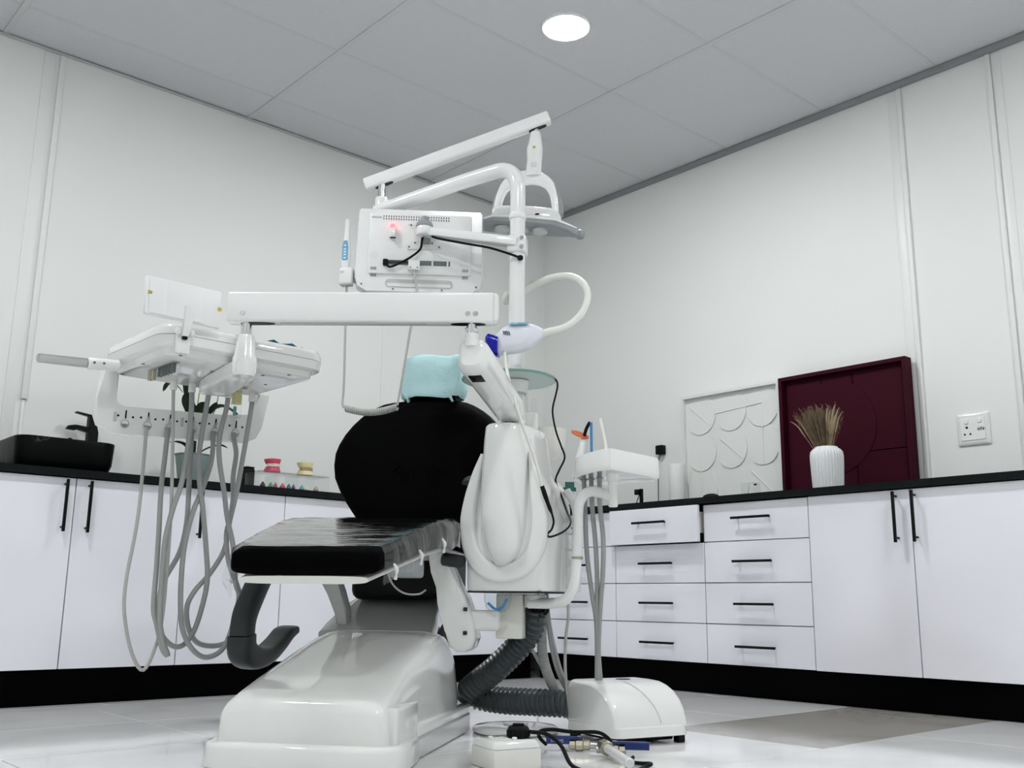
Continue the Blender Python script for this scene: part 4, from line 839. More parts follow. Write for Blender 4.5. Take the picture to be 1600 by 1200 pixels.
# ------------------------------------------------------------------ hoses on the floor
def corrugated(P, r, amp, pitch, n=24, smooth=10):
    Q = catmull(P, smooth); out = [Q[0]]; acc = 0; step = pitch / 8
    for a, b in zip(Q[:-1], Q[1:]):
        d = (b - a).length; pos = step - acc
        while pos <= d: out.append(a + (b - a) * (pos / d)); pos += step
        acc = d - (pos - step)
    rings = []; up = V((0, 0, 1))
    for i, p in enumerate(out):
        t = (out[min(i + 1, len(out) - 1)] - out[max(i - 1, 0)]).normalized(); a = t.cross(up)
        if a.length < 1e-5: a = t.orthogonal()
        a.normalize(); up = a.cross(t).normalized(); q = r + amp * (.5 + .5 * math.cos(2 * PI * i / 8)) ** 3
        rings.append([p + (a * math.cos(2 * PI * j / n) + up * math.sin(2 * PI * j / n)) * q for j in range(n)])
    return loft(nb(), rings)
bm = corrugated(P2([(.60, .478, .385), (.61, .470, .341), (.635, .433, .284), (.67, .350, .205), (.705, .280, .152), (.735, .243, .124), (.755, .246, .109), (.755, .290, .100), (.735, .360, .095), (.705, .450, .096), (.680, .530, .097), (.668, .575, .097)]), .035, .008, .0175)
solo('corrugated_hose', bm, 'corr', 'thick dark grey corrugated hose bending from the tower to the floor connection box', 'hose', D(.735, .36, .05), DEN, sharp=32)
bm = corrugated(P2([(.63, .50, .40), (.64, .495, .32), (.66, .497, .24), (.70, .512, .17), (.76, .54, .10), (.84, .58, .03), (.92, .62, .022)]), .015, .002, .007, 14)
solo('drain_hose', bm, 'hose', 'grey ribbed drain hose running down to the white floor box', 'hose', D(.84, .58, 0), DEN, sharp=70)
for i, (a, b) in enumerate(((.012, .0), (.022, .008))):
    bm = tube(nb(), P2([(.63, .505 + a * .3, .43 + b), (.645, .513 + a * .3, .33 + b), (.67, .517 + a, .24), (.71, .535 + a, .17), (.77, .57 + a, .09), (.84, .60 + a, .03), (.90, .63 + a, .008)]), .0065, 10, 5)
    solo('air_tube', bm, 'hose', ('plain grey tube touching the ribbed drain hose', 'plain grey tube running on the outer side of another plain tube')[i], 'hose', D(.84, .6 + a, 0), DEN, group='grey tubes beside the drain hose')
bm = tube(nb(), P2([(.60, .582, .42), (.605, .585, .37), (.62, .575, .30), (.64, .57, .22), (.66, .572, .15), (.66, .58, .08)]), .0048, 8, 5)
solo('thin_tube', bm, 'hose2', 'single thin pale tube dropping to the back of the floor box', 'hose', D(.64, .57, .0), DEN)
bm = tube(nb(), P2([(.62, .45, .30), (.68, .47, .24), (.75, .50, .17), (.80, .53, .12)]), .005, 8, 5)
solo('signal_lead', bm, 'hose2', 'pale lead crossing from the corrugated hose to the ribbed hose', 'cable', D(.80, .53, .0), DEN)

# ------------------------------------------------------------------ floor connection box
fb = thing('floor_connection_box', 'white plastic floor connection box with rounded front on black feet', 'box', D(.56, .72, 0), DEN)
FB0 = D(.459, .74, 0); FL = D(.78, -.626, 0); FW = D(.626, .78, 0)
def FP(l, w_, z): return FB0 + FL * l + FW * w_ + V((0, 0, z))
pf = [(0, .05), (.004, .075), (.014, .100), (.034, .126), (.062, .148), (.095, .163), (.13, .171), (.17, .173), (.25, .173), (.262, .168), (.268, .155), (.268, .05)]
def fbring(w_, k_): return [FP(.134 + (l - .134) * k_, w_, .05 + (z - .05) * k_) for l, z in pf]
bm = nb(); loft(bm, [fbring(-.002, .92), fbring(.002, .965), fbring(.010, .99), fbring(.02, 1.), fbring(.245, 1.), fbring(.256, .985), fbring(.262, .96), fbring(.264, .92)]); part('cover', bm, 'white', fb, sharp=35)
bm = nb(); loft(bm, [[FP(.134 + a, .131 + b, z) for a, b in rrect(2 * hl, 2 * hw_, .03, 5)] for z, hl, hw_ in ((.022, .136, .132), (.024, .141, .137), (.050, .139, .136), (.054, .135, .131))]); part('skirt', bm, 'white', fb)
for l, w_ in ((.02, .02), (.02, .245), (.25, .02), (.25, .245)):
    part('foot', bx(FP(l, w_, .0118), (.026, .026, .0235), .002, 1, Matrix((FL, FW, V((0, 0, 1)))).transposed()), 'rubberblack', fb)
part('inner_body', bx(FP(.14, .14, .0175), (.20, .20, .022), .004, 1, Matrix((FL, FW, V((0, 0, 1)))).transposed()), 'rubberblack', fb)
bm = nb(); loft(bm, [sring(FP(.19, .16, z), FL, FW, .02, .024, 2, 24) for z in (.1728, .1742)]); part('top_plug', bm, 'darkslot', fb)
bm = tube(nb(), [FP(.16, .115, .1735), FP(.12, .12, .1705), FP(.085, .128, .160), FP(.05, .138, .1405), FP(.022, .150, .1145), FP(.006, .160, .083), FP(.0, .165, .06)], .0018, 8, 4); part('crease_line', bm, 'white', fb)
# foot pedal plate behind
bm = lathe(nb(), [(.133, .002), (.138, .006), (.138, .014), (.130, .021), (.09, .025), (.001, .025)], 56, Matrix.Translation(D(.72, .40, 0)))
fp = thing('foot_pedal', 'round white foot pedal plate on the floor behind the chair base', 'pedal', D(.72, .40, 0), DEN)
part('plate', bm, 'white', fp)
bm = lathe(nb(), [(.04, .0255), (.038, .030), (.001, .032)], 32, Matrix.Translation(D(.72, .40, 0))); part('button', bm, 'white', fp)

# junction box with plug
jb = thing('floor_socket_box', 'square white socket box on the floor with a black plug', 'socket box', (1.775, 2.012, 0))
Rj = Matrix.Rotation(math.atan2(-.853, .518) + R(45), 3, 'Z'); jc = V((1.775, 2.012, 0))
part('box', bx(jc + V((0, 0, .026)), (.132, .132, .050), .003, 2, Rj), 'whitewarm', jb)
bm = nb(); rj2 = Rj
loft(bm, [[jc + Rj @ V((a, b, z)) for a, b in rrect(2 * h_, 2 * h_, .01, 4)] for z, h_ in ((.0515, .066), (.060, .065), (.067, .060), (.070, .056))]); part('lid', bm, 'white', jb)
bm = nb(); box(bm, jc + Rj @ V((-.03, -.02, .071)), (.045, .05, .004), .0015, 1, Rj); part('socket_plate', bm, 'whitewarm', jb)
for a, b in ((-.045, .0), (.0, -.045)):
    bm = nb(); box(bm, jc + Rj @ V((a, b, .073)), (.012, .010, .008), .002, 1, Rj); part('switch', bm, 'white', jb)
pl = thing('power_plug', 'black round power plug seated in the floor socket box', 'plug', (1.795, 1.985, .071))
bm = nb(); lathe(bm, [(.027, .0705), (.028, .073), (.028, .093), (.025, .098), (.020, .100), (.001, .101)], 24, Matrix.Translation((1.797, 1.990, 0)))
for q in range(16):
    an = 2 * PI * q / 16; box(bm, (1.797 + .0282 * math.cos(an), 1.990 + .0282 * math.sin(an), .082), (.003, .003, .016))
part('plug_body', bm, 'rubberblack', pl)
bm = nb(); box(bm, (1.797, 1.990, .103), (.03, .012, .006), .002, 1, Matrix.Rotation(R(-40), 3, 'Z')); part('grip', bm, 'rubberblack', pl)
bm = tube(nb(), [(1.815, 1.965, .086), (1.85, 1.94, .080), (1.87, 1.91, .055), (1.865, 1.87, .015), (1.86, 1.82, .006), (1.87, 1.775, .006), (1.92, 1.745, .006), (1.98, 1.745, .006), (2.02, 1.765, .006), (2.055, 1.772, .008), (2.065, 1.785, .008), (2.05, 1.80, .008), (2.06, 1.84, .006), (2.12, 1.89, .006)], .0052, 10, 6); part('power_lead', bm, 'rubberblack', pl)

# valves
def valve(origin, ang, label, lettering):
    F = Matrix.Translation(V(origin)) @ Matrix.Rotation(ang, 4, 'Z')
    t = thing('ball_valve', label, 'valve', (0, 0, 0), F)
    bm = nb(); cyl(bm, (-.03, 0, .018), (.03, 0, .018), .014, 8, bev=.002); cyl(bm, (-.012, 0, .018), (.012, 0, .018), .017, 8, bev=.003); part('body', bm, 'brass', t)
    bm = nb(); cyl(bm, (.03, 0, .018), (.050, 0, .018), .010, 16); part('nipple', bm, 'steel', t)
    bm = nb(); cyl(bm, (0, 0, .030), (0, 0, .042), .006, 12); part('stem', bm, 'steel', t)
    bm = prism(nb(), [(-.092, .011), (-.03, .011), (.008, .012), (.008, -.012), (-.03, -.011), (-.092, -.011), (-.098, 0)], (0, 0, .034), (1, 0, 0), (0, 1, 0), (0, 0, .006), .002, 2)
    box(bm, (-.06, -.011, .029), (.066, .004, .018), .001, 1); box(bm, (-.06, .011, .029), (.066, .004, .018), .001, 1)
    lv = part('lever', bm, 'bluevalve', t)
    if lettering: part('lettering', text_bm(lettering, .0125, .0003, Matrix.Translation((-.062, -.0134, .0295)) @ Matrix.Rotation(R(90), 4, 'X') @ Matrix.Rotation(PI, 4, 'Z')), 'lightgrey', lv)
    return t
va = valve((2.112, 2.082, 0), math.atan2(-.62, .55), 'nickel ball valve with blue lettered lever on the floor', 'SATAS')
vb = valve((2.120, 1.955, 0), math.atan2(-.6, .62) + PI * .98, 'nickel ball valve with blue lever half under the floor box', None)
pt_ = thing('drain_stub', 'short white pipe with a metal collar lying beside the valves', 'pipe', (2.03, 1.87, 0))
bm = nb(); cyl(bm, (2.098, 1.968, .024), (1.988, 1.782, .016), .0125, 20, bev=.002); part('pipe', bm, 'whitemetal', pt_)
bm = nb(); cyl(bm, (2.110, 1.988, .025), (2.088, 1.952, .0235), .020, 8, bev=.002); part('collar', bm, 'brass', pt_)
bm = tube(nb(), [(2.085, 2.19, .01), (2.06, 2.19, .03), (2.07, 2.20, .045), (2.10, 2.18, .05), (2.14, 2.13, .045), (2.16, 2.06, .05), (2.16, 2.02, .04), (2.155, 1.99, .02)], .0055, 8, 6)
solo('water_lead', bm, 'rubberblack', 'short black hose curling behind the lettered valve', 'hose', (2.12, 2.1, 0))

# ------------------------------------------------------------------ things on the sink wall worktop
# sink
sk = thing('vessel_sink', 'black marble vessel sink on the worktop', 'sink', (1.315, 4.35, HC))
def skr(z, gx_, gy_, r, n=6): return [V((1.315 + a, 4.35 + b, z)) for a, b in rrect(2 * gx_, 2 * gy_, r, n)]
bm = nb(); loft(bm, [skr(HC + .001, .172, .157, .045), skr(HC + .012, .181, .166, .05), skr(HC + .04, .191, .175, .055), skr(HC + .128, .196, .180, .06), skr(HC + .131, .194, .178, .06), skr(HC + .131, .186, .170, .055), skr(HC + .06, .175, .16, .05), skr(HC + .02, .13, .12, .045)]); part('basin', bm, 'sink', sk)
bm = tube(nb(), [(1.315 + .008 * math.cos(a_), 4.178, HC + .125 + .008 * math.sin(a_)) for a_ in [i * PI / 8 for i in range(17)]], .004, 8); part('overflow_ring', bm, 'burg', sk)
fc = thing('faucet', 'tall black square faucet behind the black sink', 'faucet', (1.53, 4.60, HC))
bm = prism(nb(), [(-.020, 0), (.024, 0), (.024, .235), (.006, .30), (-.020, .31)], (1.545, 4.60, HC + .001), (1, 0, 0), (0, 0, 1), (0, .04, 0), .002, 1); part('body', bm, 'black', fc)
bm = prism(nb(), [(0, .0), (-.055, .006), (-.085, -.0), (-.092, -.016), (-.055, -.018), (-.048, -.010), (0, -.024)], (1.527, 4.605, HC + .258), (1, -.12, 0), (0, 0, 1), (0, .03, 0), .002, 1); part('spout', bm, 'black', fc)
bm = prism(nb(), [(.012, .0), (-.070, .012), (-.072, .007), (.012, -.010)], (1.540, 4.605, HC + .313), (1, -.12, 0), (0, 0, 1), (0, .03, 0), .001, 1); part('lever', bm, 'black', fc)

# plant
pp = thing('potted_plant', 'potted plant with dark strap leaves in a pale green metal bucket', 'plant', (1.945, 4.42, HC))
PC = V((1.945, 4.42, 0))
bm = lathe(nb(), [(.055, HC + .001), (.056, HC + .004), (.081, HC + .150), (.084, HC + .152), (.084, HC + .156), (.079, HC + .156), (.077, HC + .148), (.074, HC + .135), (.001, HC + .133)], 36, Matrix.Translation(PC)); part('bucket', bm, 'pot', pp)
bm = lathe(nb(), [(.073, HC + .134), (.05, HC + .142), (.001, HC + .145)], 24, Matrix.Translation(PC)); part('soil', bm, 'soil', pp)
def leafblade(P, wmax, nrm):
    Q = catmull(P, 6); n = len(Q); rows = []
    for i, p in enumerate(Q):
        f = i / (n - 1); t = (Q[min(i + 1, n - 1)] - Q[max(i - 1, 0)]).normalized(); sd = t.cross(V(nrm)).normalized(); w2 = wmax * math.sin(PI * min(1, .08 + f * .92)) ** .6
        up2 = sd.cross(t).normalized(); rows.append([p - sd * w2 + up2 * w2 * .35, p - sd * w2 * .4 + up2 * .05 * w2, p - up2 * .0, p + sd * w2 * .4 + up2 * .05 * w2, p + sd * w2 + up2 * w2 * .35])
    bm = loft(nb(), rows, False, False); bmesh.ops.solidify(bm, geom=bm.faces[:], thickness=.0015); return bm
zb = HC + .14
for P, wmax, nr in (
    ([(1.94, 4.42, zb), (1.90, 4.41, zb + .05), (1.85, 4.40, zb + .062), (1.815, 4.39, zb + .055)], .018, (0, 0, 1)),
    ([(1.95, 4.42, zb), (2.00, 4.41, zb + .045), (2.06, 4.40, zb + .068), (2.10, 4.39, zb + .06)], .020, (0, 0, 1)),
    ([(1.94, 4.42, zb), (1.925, 4.41, zb + .08), (1.918, 4.40, zb + .17), (1.92, 4.40, zb + .24)], .024, (0, -1, 0)),
    ([(1.92, 4.41, zb + .18), (1.90, 4.40, zb + .22), (1.875, 4.39, zb + .255), (1.862, 4.38, zb + .29)], .034, (0, -1, .3)),
    ([(1.92, 4.41, zb + .19), (1.945, 4.40, zb + .215), (1.965, 4.39, zb + .245), (1.975, 4.38, zb + .262)], .030, (0, -1, .2)),
    ([(1.95, 4.42, zb + .16), (2.0, 4.41, zb + .225), (2.06, 4.40, zb + .255), (2.115, 4.39, zb + .235), (2.135, 4.38, zb + .215)], .020, (0, -.6, 1)),
    ([(1.90, 4.42, zb + .27), (1.885, 4.41, zb + .30), (1.87, 4.40, zb + .325), (1.85, 4.39, zb + .345)], .020, (0, -1, .2)),
    ([(1.87, 4.42, zb + .30), (1.82, 4.41, zb + .335), (1.785, 4.40, zb + .32), (1.765, 4.39, zb + .285)], .014, (0, -.4, 1)),
    ([(1.99, 4.42, zb + .20), (2.015, 4.41, zb + .245), (2.035, 4.40, zb + .275)], .014, (0, -1, 0))):
    part('leaf', leafblade(P, wmax, nr), 'leaf', pp)
for P in ([(1.955, 4.42, zb), (1.985, 4.42, zb + .12), (2.03, 4.41, zb + .24), (2.045, 4.41, zb + .34)], [(1.935, 4.42, zb), (1.945, 4.43, zb + .14), (1.955, 4.43, zb + .32)], [(1.94, 4.42, zb), (1.905, 4.42, zb + .15), (1.875, 4.42, zb + .32)]):
    part('stem', tube(nb(), P, .003, 8, 6), 'stem', pp)

bm = bx((2.162, 4.30, HC + .051), (.05, .06, .10), .008, 3)
sp = thing('black_speaker', 'small black rounded box on the worktop beside the plant bucket', 'box', (2.162, 4.30, HC)); part('body', bm, 'rubberblack', sp); part('lid', bx((2.162, 4.30, HC + .105), (.046, .056, .008), .003, 1), 'black', sp)

# clear organiser boxes
def acrylic_box(x0, x1, y0, y1, h_, label, div=0):
    t = thing('acrylic_box', label, 'organiser', ((x0 + x1) / 2, (y0 + y1) / 2, HC), group='clear acrylic organisers'); th = .003
    z0 = HC + .0015
    part('panel', bx(((x0 + x1) / 2, y0, z0 + h_ / 2), (x1 - x0, th, h_)), 'acrylic', t); part('panel', bx(((x0 + x1) / 2, y1, z0 + h_ / 2), (x1 - x0, th, h_)), 'acrylic', t)
    part('panel', bx((x0, (y0 + y1) / 2, z0 + h_ / 2), (th, y1 - y0 - th, h_)), 'acrylic', t); part('panel', bx((x1, (y0 + y1) / 2, z0 + h_ / 2), (th, y1 - y0 - th, h_)), 'acrylic', t)
    part('lid', bx(((x0 + x1) / 2, (y0 + y1) / 2, z0 + h_ + .0015), (x1 - x0 + .002, y1 - y0 + .002, th)), 'acrylic', t)
    for i in range(div): part('divider', bx((x0 + (x1 - x0) * (i + 1) / (div + 1), (y0 + y1) / 2, z0 + h_ * .45), (th * .7, y1 - y0 - .006, h_ * .85)), 'acrylic', t)
    return t
acrylic_box(2.122, 2.320, 4.10, 4.24, .070, 'clear acrylic organiser under the pink jaw model', 1)
acrylic_box(2.326, 2.485, 4.10, 4.24, .070, 'clear acrylic organiser under the yellow jaw model', 1)
for i, (x, m_, nm, rr_) in enumerate(((2.150, 'rubberblack', 'black', .012), (2.190, 'greenbit', 'green', .011), (2.214, 'magenta', 'magenta', .010), (2.250, 'pink', 'pink', .014), (2.282, 'green', 'dark green', .011), (2.306, 'bluevalve', 'dark blue', .009), (2.350, 'greenlight', 'teal', .012), (2.378, 'tooth', 'ivory', .011), (2.425, 'tan', 'tan', .012))):
    bm = lathe(nb(), [(rr_ * .8, HC + .003), (rr_, HC + .006), (rr_ * .9, HC + .014), (rr_ * .45, HC + .019), (rr_ * .4, HC + .024), (.001, HC + .026)], 16, Matrix.Translation((x, 4.120, 0)))
    solo('polishing_cup', bm, m_, 'small %s polishing cup lying in the clear organiser' % nm, 'polishing cup', (x, 4.120, HC + .003), group='coloured polishing cups in the organisers')
def jaw(cx_, cy_, z0, m_, label, clear_=False):
    t = thing('jaw_model', label, 'jaw model', (cx_, cy_, z0), group='jaw models')
    def half(zs): return [[V((cx_ + a * k_, cy_ + b * k_, z)) for a, b in [(.036 * math.cos(R(q)), -.042 * math.sin(R(q)) + .012) for q in range(0, 181, 12)] + [(-.036, .026), (.036, .026)]] for z, k_ in zs]
    part('lower_gum', loft(nb(), half([(z0 + .001, 1.0), (z0 + .008, 1.0), (z0 + .024, .80)])), m_, t)
    part('upper_gum', loft(nb(), half([(z0 + .036, .80), (z0 + .052, 1.0), (z0 + .060, 1.0)])), m_, t)
    for row, z in ((0, z0 + .0265), (1, z0 + .0335)):
        for q in range(12, 169, 13):
            a = R(q); p_ = V((cx_ + .0312 * math.cos(a), cy_ + .0105 - .0366 * math.sin(a), z))
            part('tooth', bx(p_, (.0066, .006, .0072), .0016, 1, Matrix.Rotation(-a + PI / 2, 3, 'Z')), 'tooth' if not clear_ else 'tan', t)
jaw(2.215, 4.150, HC + .0765, 'pink', 'pink jaw model with white teeth on the clear organiser')
jaw(2.385, 4.150, HC + .0765, 'yellow', 'pale yellow jaw model on the clear organiser', True)

# ------------------------------------------------------------------ corner and drawer wall worktop
gb = thing('medicine_carton', 'white and green carton on the worktop in the corner', 'carton', (4.13, 4.15, HC))
Rg = Matrix.Rotation(R(-35), 3, 'Z'); gc = V((4.13, 4.15, HC))
part('carton', bx(gc + V((0, 0, .081)), (.075, .05, .16), .001, 1, Rg), 'paper', gb)
part('print_band', bx(gc + V((0, 0, .031)), (.0755, .0505, .060), .0005, 1, Rg), 'green', gb); part('print_band', bx(gc + V((0, 0, .149)), (.0755, .0505, .024), .0005, 1, Rg), 'green', gb)
part('print_patch', bx(gc + Rg @ V((-.012, -.0253, .098)), (.016, .001, .028), 0, 1, Rg), 'greenlight', gb)
bm = nb()
for z, w_ in ((.128, .055), (.120, .048)): box(bm, gc + Rg @ V((0, -.0253, z)), (w_, .001, .003), 0, 1, Rg)
part('print_lines', bm, 'greenlight', gb)
part('flap', bx(gc + Rg @ V((.006, .012, .178)), (.055, .003, .036), 0, 1, Rg), 'green', gb)
bm = bx((4.20, 4.105, HC + .085), (.028, .03, .165), .004, 2); wb = thing('dropper_bottle', 'slim white capped stick behind the green carton', 'bottle', (4.2, 4.105, HC)); part('body', bm, 'paper', wb); part('cap', bx((4.20, 4.105, HC + .172), (.02, .022, .012), .003, 1), 'white', wb)
st = thing('charger_stand', 'black charger stand on the worktop below the black adapter', 'stand', (4.20, 3.655, HC))
part('post', bx((4.20, 3.655, HC + .062), (.016, .018, .122), .002, 1), 'black', st); part('foot', bx((4.20, 3.655, HC + .003), (.07, .07, .005), .001, 1), 'black', st); part('cradle', bx((4.185, 3.672, HC + .105), (.02, .03, .03), .003, 1), 'black', st)
part('lead', tube(nb(), [(4.20, 3.665, HC + .10), (4.21, 3.70, HC + .05), (4.23, 3.73, HC + .008), (4.30, 3.73, HC + .006)], .0025, 8, 5), 'black', st)
ad_ = thing('power_adapter', 'black power adapter plugged into the wall above the paper roll', 'adapter', (X0, 3.695, 1.27))
part('body', bx((X0 - .020, 3.695, 1.268), (.036, .050, .052), .004, 2), 'rubberblack', ad_)
part('lead', tube(nb(), [(X0 - .022, 3.695, 1.243), (X0 - .03, 3.705, 1.19), (X0 - .04, 3.70, 1.05), (X0 - .06, 3.69, .93), (X0 - .12, 3.68, HC + .006), (4.25, 3.67, HC + .006)], .0025, 8, 5), 'rubberblack', ad_)
pr = thing('paper_roll', 'upright roll of white paper beside the white relief panel', 'paper roll', (4.31, 3.495, HC))
part('paper', lathe(nb(), [(.014, HC + .001), (.042, HC + .001), (.043, HC + .003), (.043, HC + .252), (.042, HC + .254), (.014, HC + .254), (.014, HC + .001)], 36, Matrix.Translation((4.31, 3.495, 0)), False), 'paper', pr)
part('core', lathe(nb(), [(.0138, HC + .001), (.0138, HC + .252), (.012, HC + .252), (.012, HC + .001)], 20, Matrix.Translation((4.31, 3.495, 0)), False), 'tan', pr)

# white relief picture leaning on the wall
def picture(name, label, y0, y1, z0, z1, dep, fw, mf, x_front, lean):
    t = thing(name, label, 'wall art', (X0 - .03, (y0 + y1) / 2, z0))
    return t
wp = thing('relief_picture', 'square white framed relief of overlapping discs leaning on the wall', 'wall art', (X0 - .06, 3.2, HC))
y0, y1, z0, z1, xf = 2.872, 3.512, HC + .001, 1.545, X0 - .055
for a in (y0 + .008, y1 - .008): part('frame_bar', bx((xf + .02, a, (z0 + z1) / 2), (.040, .016, z1 - z0), .001, 1), 'artwhite', wp)
for a in (z0 + .008, z1 - .008): part('frame_bar', bx((xf + .02, (y0 + y1) / 2, a), (.040, y1 - y0 - .032, .016), .001, 1), 'artwhite', wp)
part('back_panel', bx((xf + .030, (y0 + y1) / 2, (z0 + z1) / 2), (.008, y1 - y0 - .032, z1 - z0 - .032)), 'artwhite', wp)
iw = (y1 - y0 - .036) / 3; ih = (z1 - z0 - .036) / 3; rd = min(iw, ih) / 2
for i in range(3):
    for j in range(3):
        cy_ = y1 - .018 - iw * (i + .5); cz_ = z0 + .018 + ih * (j + .5)
        top = [V((xf + .0260 - .0005, cy_ + rd * math.cos(2 * PI * q / 48), cz_ + rd * 1.06 * math.sin(2 * PI * q / 48))) for q in range(48)]
        for p in top: p.x -= .005 * (.5 - .5 * (p.z - cz_) / rd) + .003 * (.5 - .5 * (p.y - cy_) / rd)
        bm = nb(); loft(bm, [[V((xf + .026, p.y, p.z)) for p in top], top]); part('relief_disc', bm, 'artwhite', wp, sharp=25)
def ridge(ya, za, yb, zb_, m_='artwhite'):
    part('ridge', tube(nb(), [(xf + .0205, ya, za), (xf + .0195, yb, zb_)], .0028, 6), m_, wp)
cyc = lambda i: y1 - .018 - iw * (i + .5)
czc = lambda j: z0 + .018 + ih * (j + .5)
ridge(cyc(0) + rd * .65, czc(2) + rd * .5, cyc(0) - rd * .7, czc(2) - rd * .62); ridge(cyc(0) - rd, czc(2), cyc(2), czc(2) + .02)
ridge(cyc(1) + rd * .7, czc(1) + rd * .6, cyc(1) - rd * .7, czc(1) - rd * .6); ridge(cyc(2) + rd * .8, czc(0) + rd * .7, cyc(2) - rd * .7, czc(0) - rd * .7)
ridge(cyc(0), czc(1), cyc(0), czc(0) - rd * .6); ridge(cyc(2), czc(2) + .02, cyc(2), czc(1) - rd); ridge(cyc(0), czc(0) - rd * .6, cyc(2), czc(0) - rd * .6)

bp_ = thing('burgundy_picture', 'deep burgundy framed geometric relief leaning behind the vase', 'wall art', (X0 - .06, 2.52, HC))
y0, y1, z0, z1, xf = 2.165, 2.853, HC + .001, 1.545, X0 - .085
for a in (y0 + .010, y1 - .010): part('frame_bar', bx((xf + .030, a, (z0 + z1) / 2), (.060, .020, z1 - z0), .0015, 1), 'burg', bp_)
for a in (z0 + .010, z1 - .010): part('frame_bar', bx((xf + .030, (y0 + y1) / 2, a), (.060, y1 - y0 - .040, .020), .0015, 1), 'burg', bp_)
part('back_panel', bx((xf + .048, (y0 + y1) / 2, (z0 + z1) / 2), (.010, y1 - y0 - .040, z1 - z0 - .040)), 'burg', bp_)
iy0, iy1, iz0, iz1 = y0 + .034, y1 - .034, z0 + .022, z1 - .034
ys_ = [iy1, iy1 - .195, iy1 - .365, iy0]
def plate(a, b, c, d, th=.014): part('plate', bx((xf + .043 - th / 2, (a + b) / 2, (c + d) / 2), (th, abs(b - a) - .004, abs(d - c) - .004), .0012, 1), 'burg', bp_)
zc1 = iz0 + .20; zc2 = iz0 + .37
plate(ys_[0], ys_[1], zc2, iz1); plate(ys_[1], ys_[2], zc2, iz1, .013); plate(ys_[2], ys_[3], zc1, iz1, .0125)
plate(ys_[0], ys_[2], iz0, zc2, .0128); plate(ys_[2], ys_[3], iz0, zc1, .0135)
cy_, cz_, rr_ = iy1 - .245, iz0 + .335, .232
bm = nb(); arc = [(cy_ + rr_ * math.cos(R(q)), cz_ + rr_ * math.sin(R(q))) for q in range(0, 360, 5)]
prism(bm, [(a, b) for a, b in arc], (xf + .030, 0, 0), (0, 1, 0), (0, 0, 1), (-.003, 0, 0), .0010, 1); part('disc_plate', bm, 'burg', bp_)

# vase with dried grass
vs = thing('ribbed_vase', 'white ribbed ceramic vase in front of the burgundy picture', 'vase', (4.10, 2.445, HC))
bm = nb(); n = 192; rings = []
for r, z, rib in ((.058, .001, 0), (.064, .004, .5), (.0665, .03, 1), (.070, .10, 1), (.0725, .15, 1), (.0725, .178, 1), (.069, .195, 1), (.060, .206, .8), (.052, .211, .4), (.050, .217, 0), (.046, .217, 0), (.045, .20, 0), (.045, .05, 0)):
    rings.append([V((4.10 + (r + .0024 * rib * math.cos(32 * 2 * PI * j / n)) * math.cos(2 * PI * j / n), 2.445 + (r + .0024 * rib * math.cos(32 * 2 * PI * j / n)) * math.sin(2 * PI * j / n), HC + z)) for j in range(n)])
loft(bm, rings); part('body', bm, 'ceramic', vs, sharp=60)
dg = thing('dried_grass_bunch', 'bunch of dried beige grass and plumes in the ribbed vase', 'dried grass', (4.10, 2.445, HC + .06))
bm = nb(); rg = random.Random(3)
for i in range(300):
    a = rg.gauss(.06, .26); b = rg.gauss(0, .26); l = rg.uniform(.14, .215)
    a = max(-.30, min(.80, a + .16)); q0 = V((4.10 + rg.uniform(-.03, .03), 2.445 + a * .04 + rg.uniform(-.012, .012), HC + .08)); q1 = V((4.10 + b * .05, 2.445 + a * .055, HC + .22))
    d = V((b * .45, a * .75, 1)).normalized(); q2 = q1 + d * l * .6; q3 = q1 + d * l * .9 + V((0, .012 * a, 0))
    tube(bm, [q0, q1, q2, q3], [.0012, .0011, .0010, .0004], 4)
    for k2 in range(5):
        f = rg.uniform(.35, 1); q = q1 + (q3 - q1) * f; e = q + V((rg.uniform(-.012, .012), rg.uniform(-.012, .012), rg.uniform(.008, .022))); tube(bm, [q, (q + e) / 2, e], [.0008, .0013, .0004], 3)
part('grass_stems', bm, 'grass', dg, kind='stuff')
for a, l, w_ in ((-.26, .165, .006), (-.38, .19, .0065), (-.50, .175, .0055), (-.62, .16, .004), (-.18, .175, .006), (-.44, .14, .007), (-.32, .135, .006), (1.0, .16, .0035), (.82, .165, .0035)):
    d = V((-.10, a * .62, 1)).normalized(); q1 = V((4.09, 2.445 + a * .06, HC + .215)); bm = nb(); tube(bm, [V((4.10, 2.445 + a * .01, HC + .09)), q1, q1 + d * l * .45], .0016, 6)
    tube(bm, [q1 + d * l * .42, q1 + d * l * .6, q1 + d * l * .8, q1 + d * l * .95 + V((0, a * .01, 0)), q1 + d * l * 1.03 + V((0, a * .02, 0))], [.003, w_, w_ * .9, w_ * .6, .001], 10, 3); part('plume', bm, 'plume', dg)

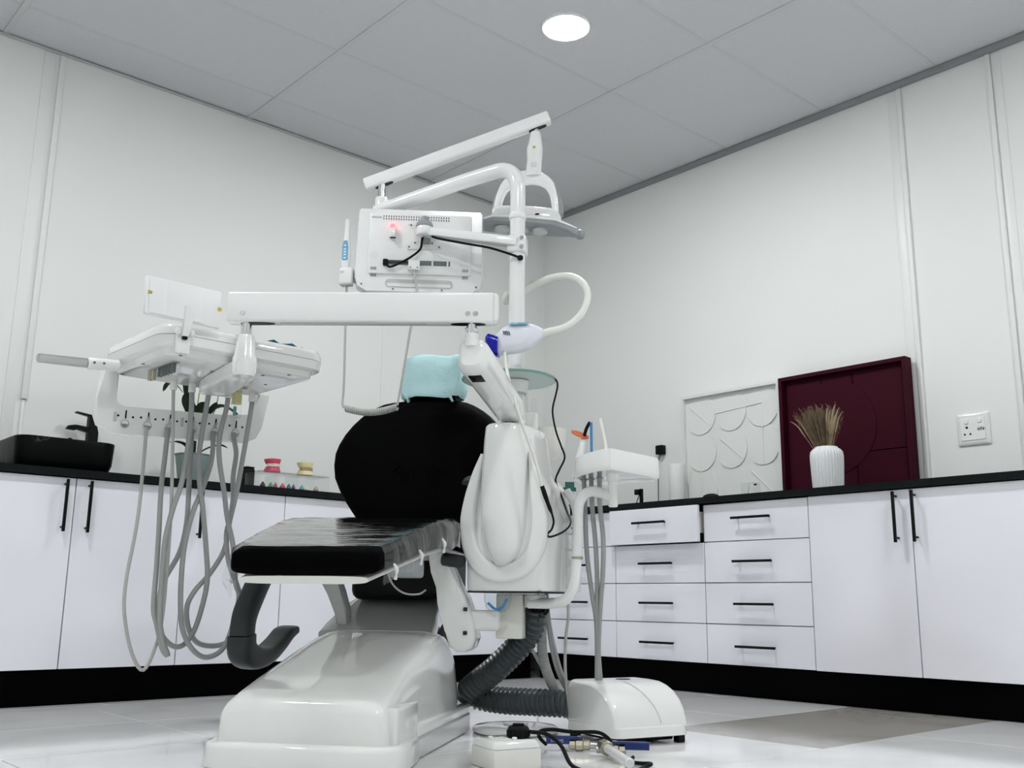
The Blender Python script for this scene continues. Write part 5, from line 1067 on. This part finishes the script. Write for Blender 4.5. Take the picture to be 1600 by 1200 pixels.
# small clear holder and dark pebble
sb = thing('clear_holder', 'tiny clear plastic holder with a black peg before the white relief', 'holder', (4.02, 2.81, HC))
for c0, sz in (((4.02, 2.845, HC + .036), (.06, .002, .07)), ((4.02, 2.775, HC + .036), (.06, .002, .07)), ((3.991, 2.81, HC + .036), (.002, .066, .07)), ((4.049, 2.81, HC + .036), (.002, .066, .07)), ((4.02, 2.81, HC + .072), (.062, .074, .002))): part('panel', bx(c0, sz), 'acrylic', sb)
bm = nb(); cyl(bm, (4.0, 2.764, HC + .062), (4.0, 2.776, HC + .062), .004, 12); part('peg', bm, 'black', sb)
bm = nb(); loft(bm, [sring((3.96, 3.0, z), (0, 1, 0), (1, 0, 0), a, b, 2.3, 24) for z, a, b in ((HC + .001, .040, .025), (HC + .012, .048, .030), (HC + .024, .040, .024), (HC + .031, .020, .012))]); solo('mouse', bm, 'rubberblack', 'flat black oval thing on the worktop before the white relief', 'mouse', (3.96, 3.0, HC))

# wall socket
so = thing('wall_socket', 'white wall socket with two switches beside the burgundy picture', 'socket', (X0, 1.912, 1.18))
cy_, cz_ = 1.912, 1.178
bm = nb(); loft(bm, [[V((X0 - d, cy_ + a, cz_ + b)) for a, b in rrect(2 * h_, 2 * v_, .006, 4)] for d, h_, v_ in ((0, .072, .072), (.006, .072, .072), (.011, .066, .066), (.0115, .056, .056))]); part('plate', bm, 'white', so)
part('insert', bx((X0 - .0125, cy_, cz_), (.004, .108, .100), .001, 1), 'wallstrip', so)
for dy, dz in ((.026, .034), (-.032, .034)): part('switch', bx((X0 - .0155, cy_ + dy, cz_ + dz), (.005, .018, .020), .002, 1), 'white', so)
for dy, dz, r in ((.026, .008, .0055), (.037, -.022, .0045), (.012, -.022, .0045), (-.026, -.004, .0034), (-.036, -.001, .0034), (-.046, -.004, .0034)):
    bm = nb(); cyl(bm, (X0 - .0145, cy_ + dy, cz_ + dz), (X0 - .0152, cy_ + dy, cz_ + dz), r, 12); part('pin_hole', bm, 'black', so)
bm = prism(nb(), [(-.020, 0), (-.012, .009), (.012, .009), (.020, 0), (.012, -.009), (-.012, -.009)], (X0 - .0145, cy_ - .036, cz_ - .002), (0, 1, 0), (0, 0, 1), (-.0004, 0, 0)); part('recess', bm, 'lightgrey', so)
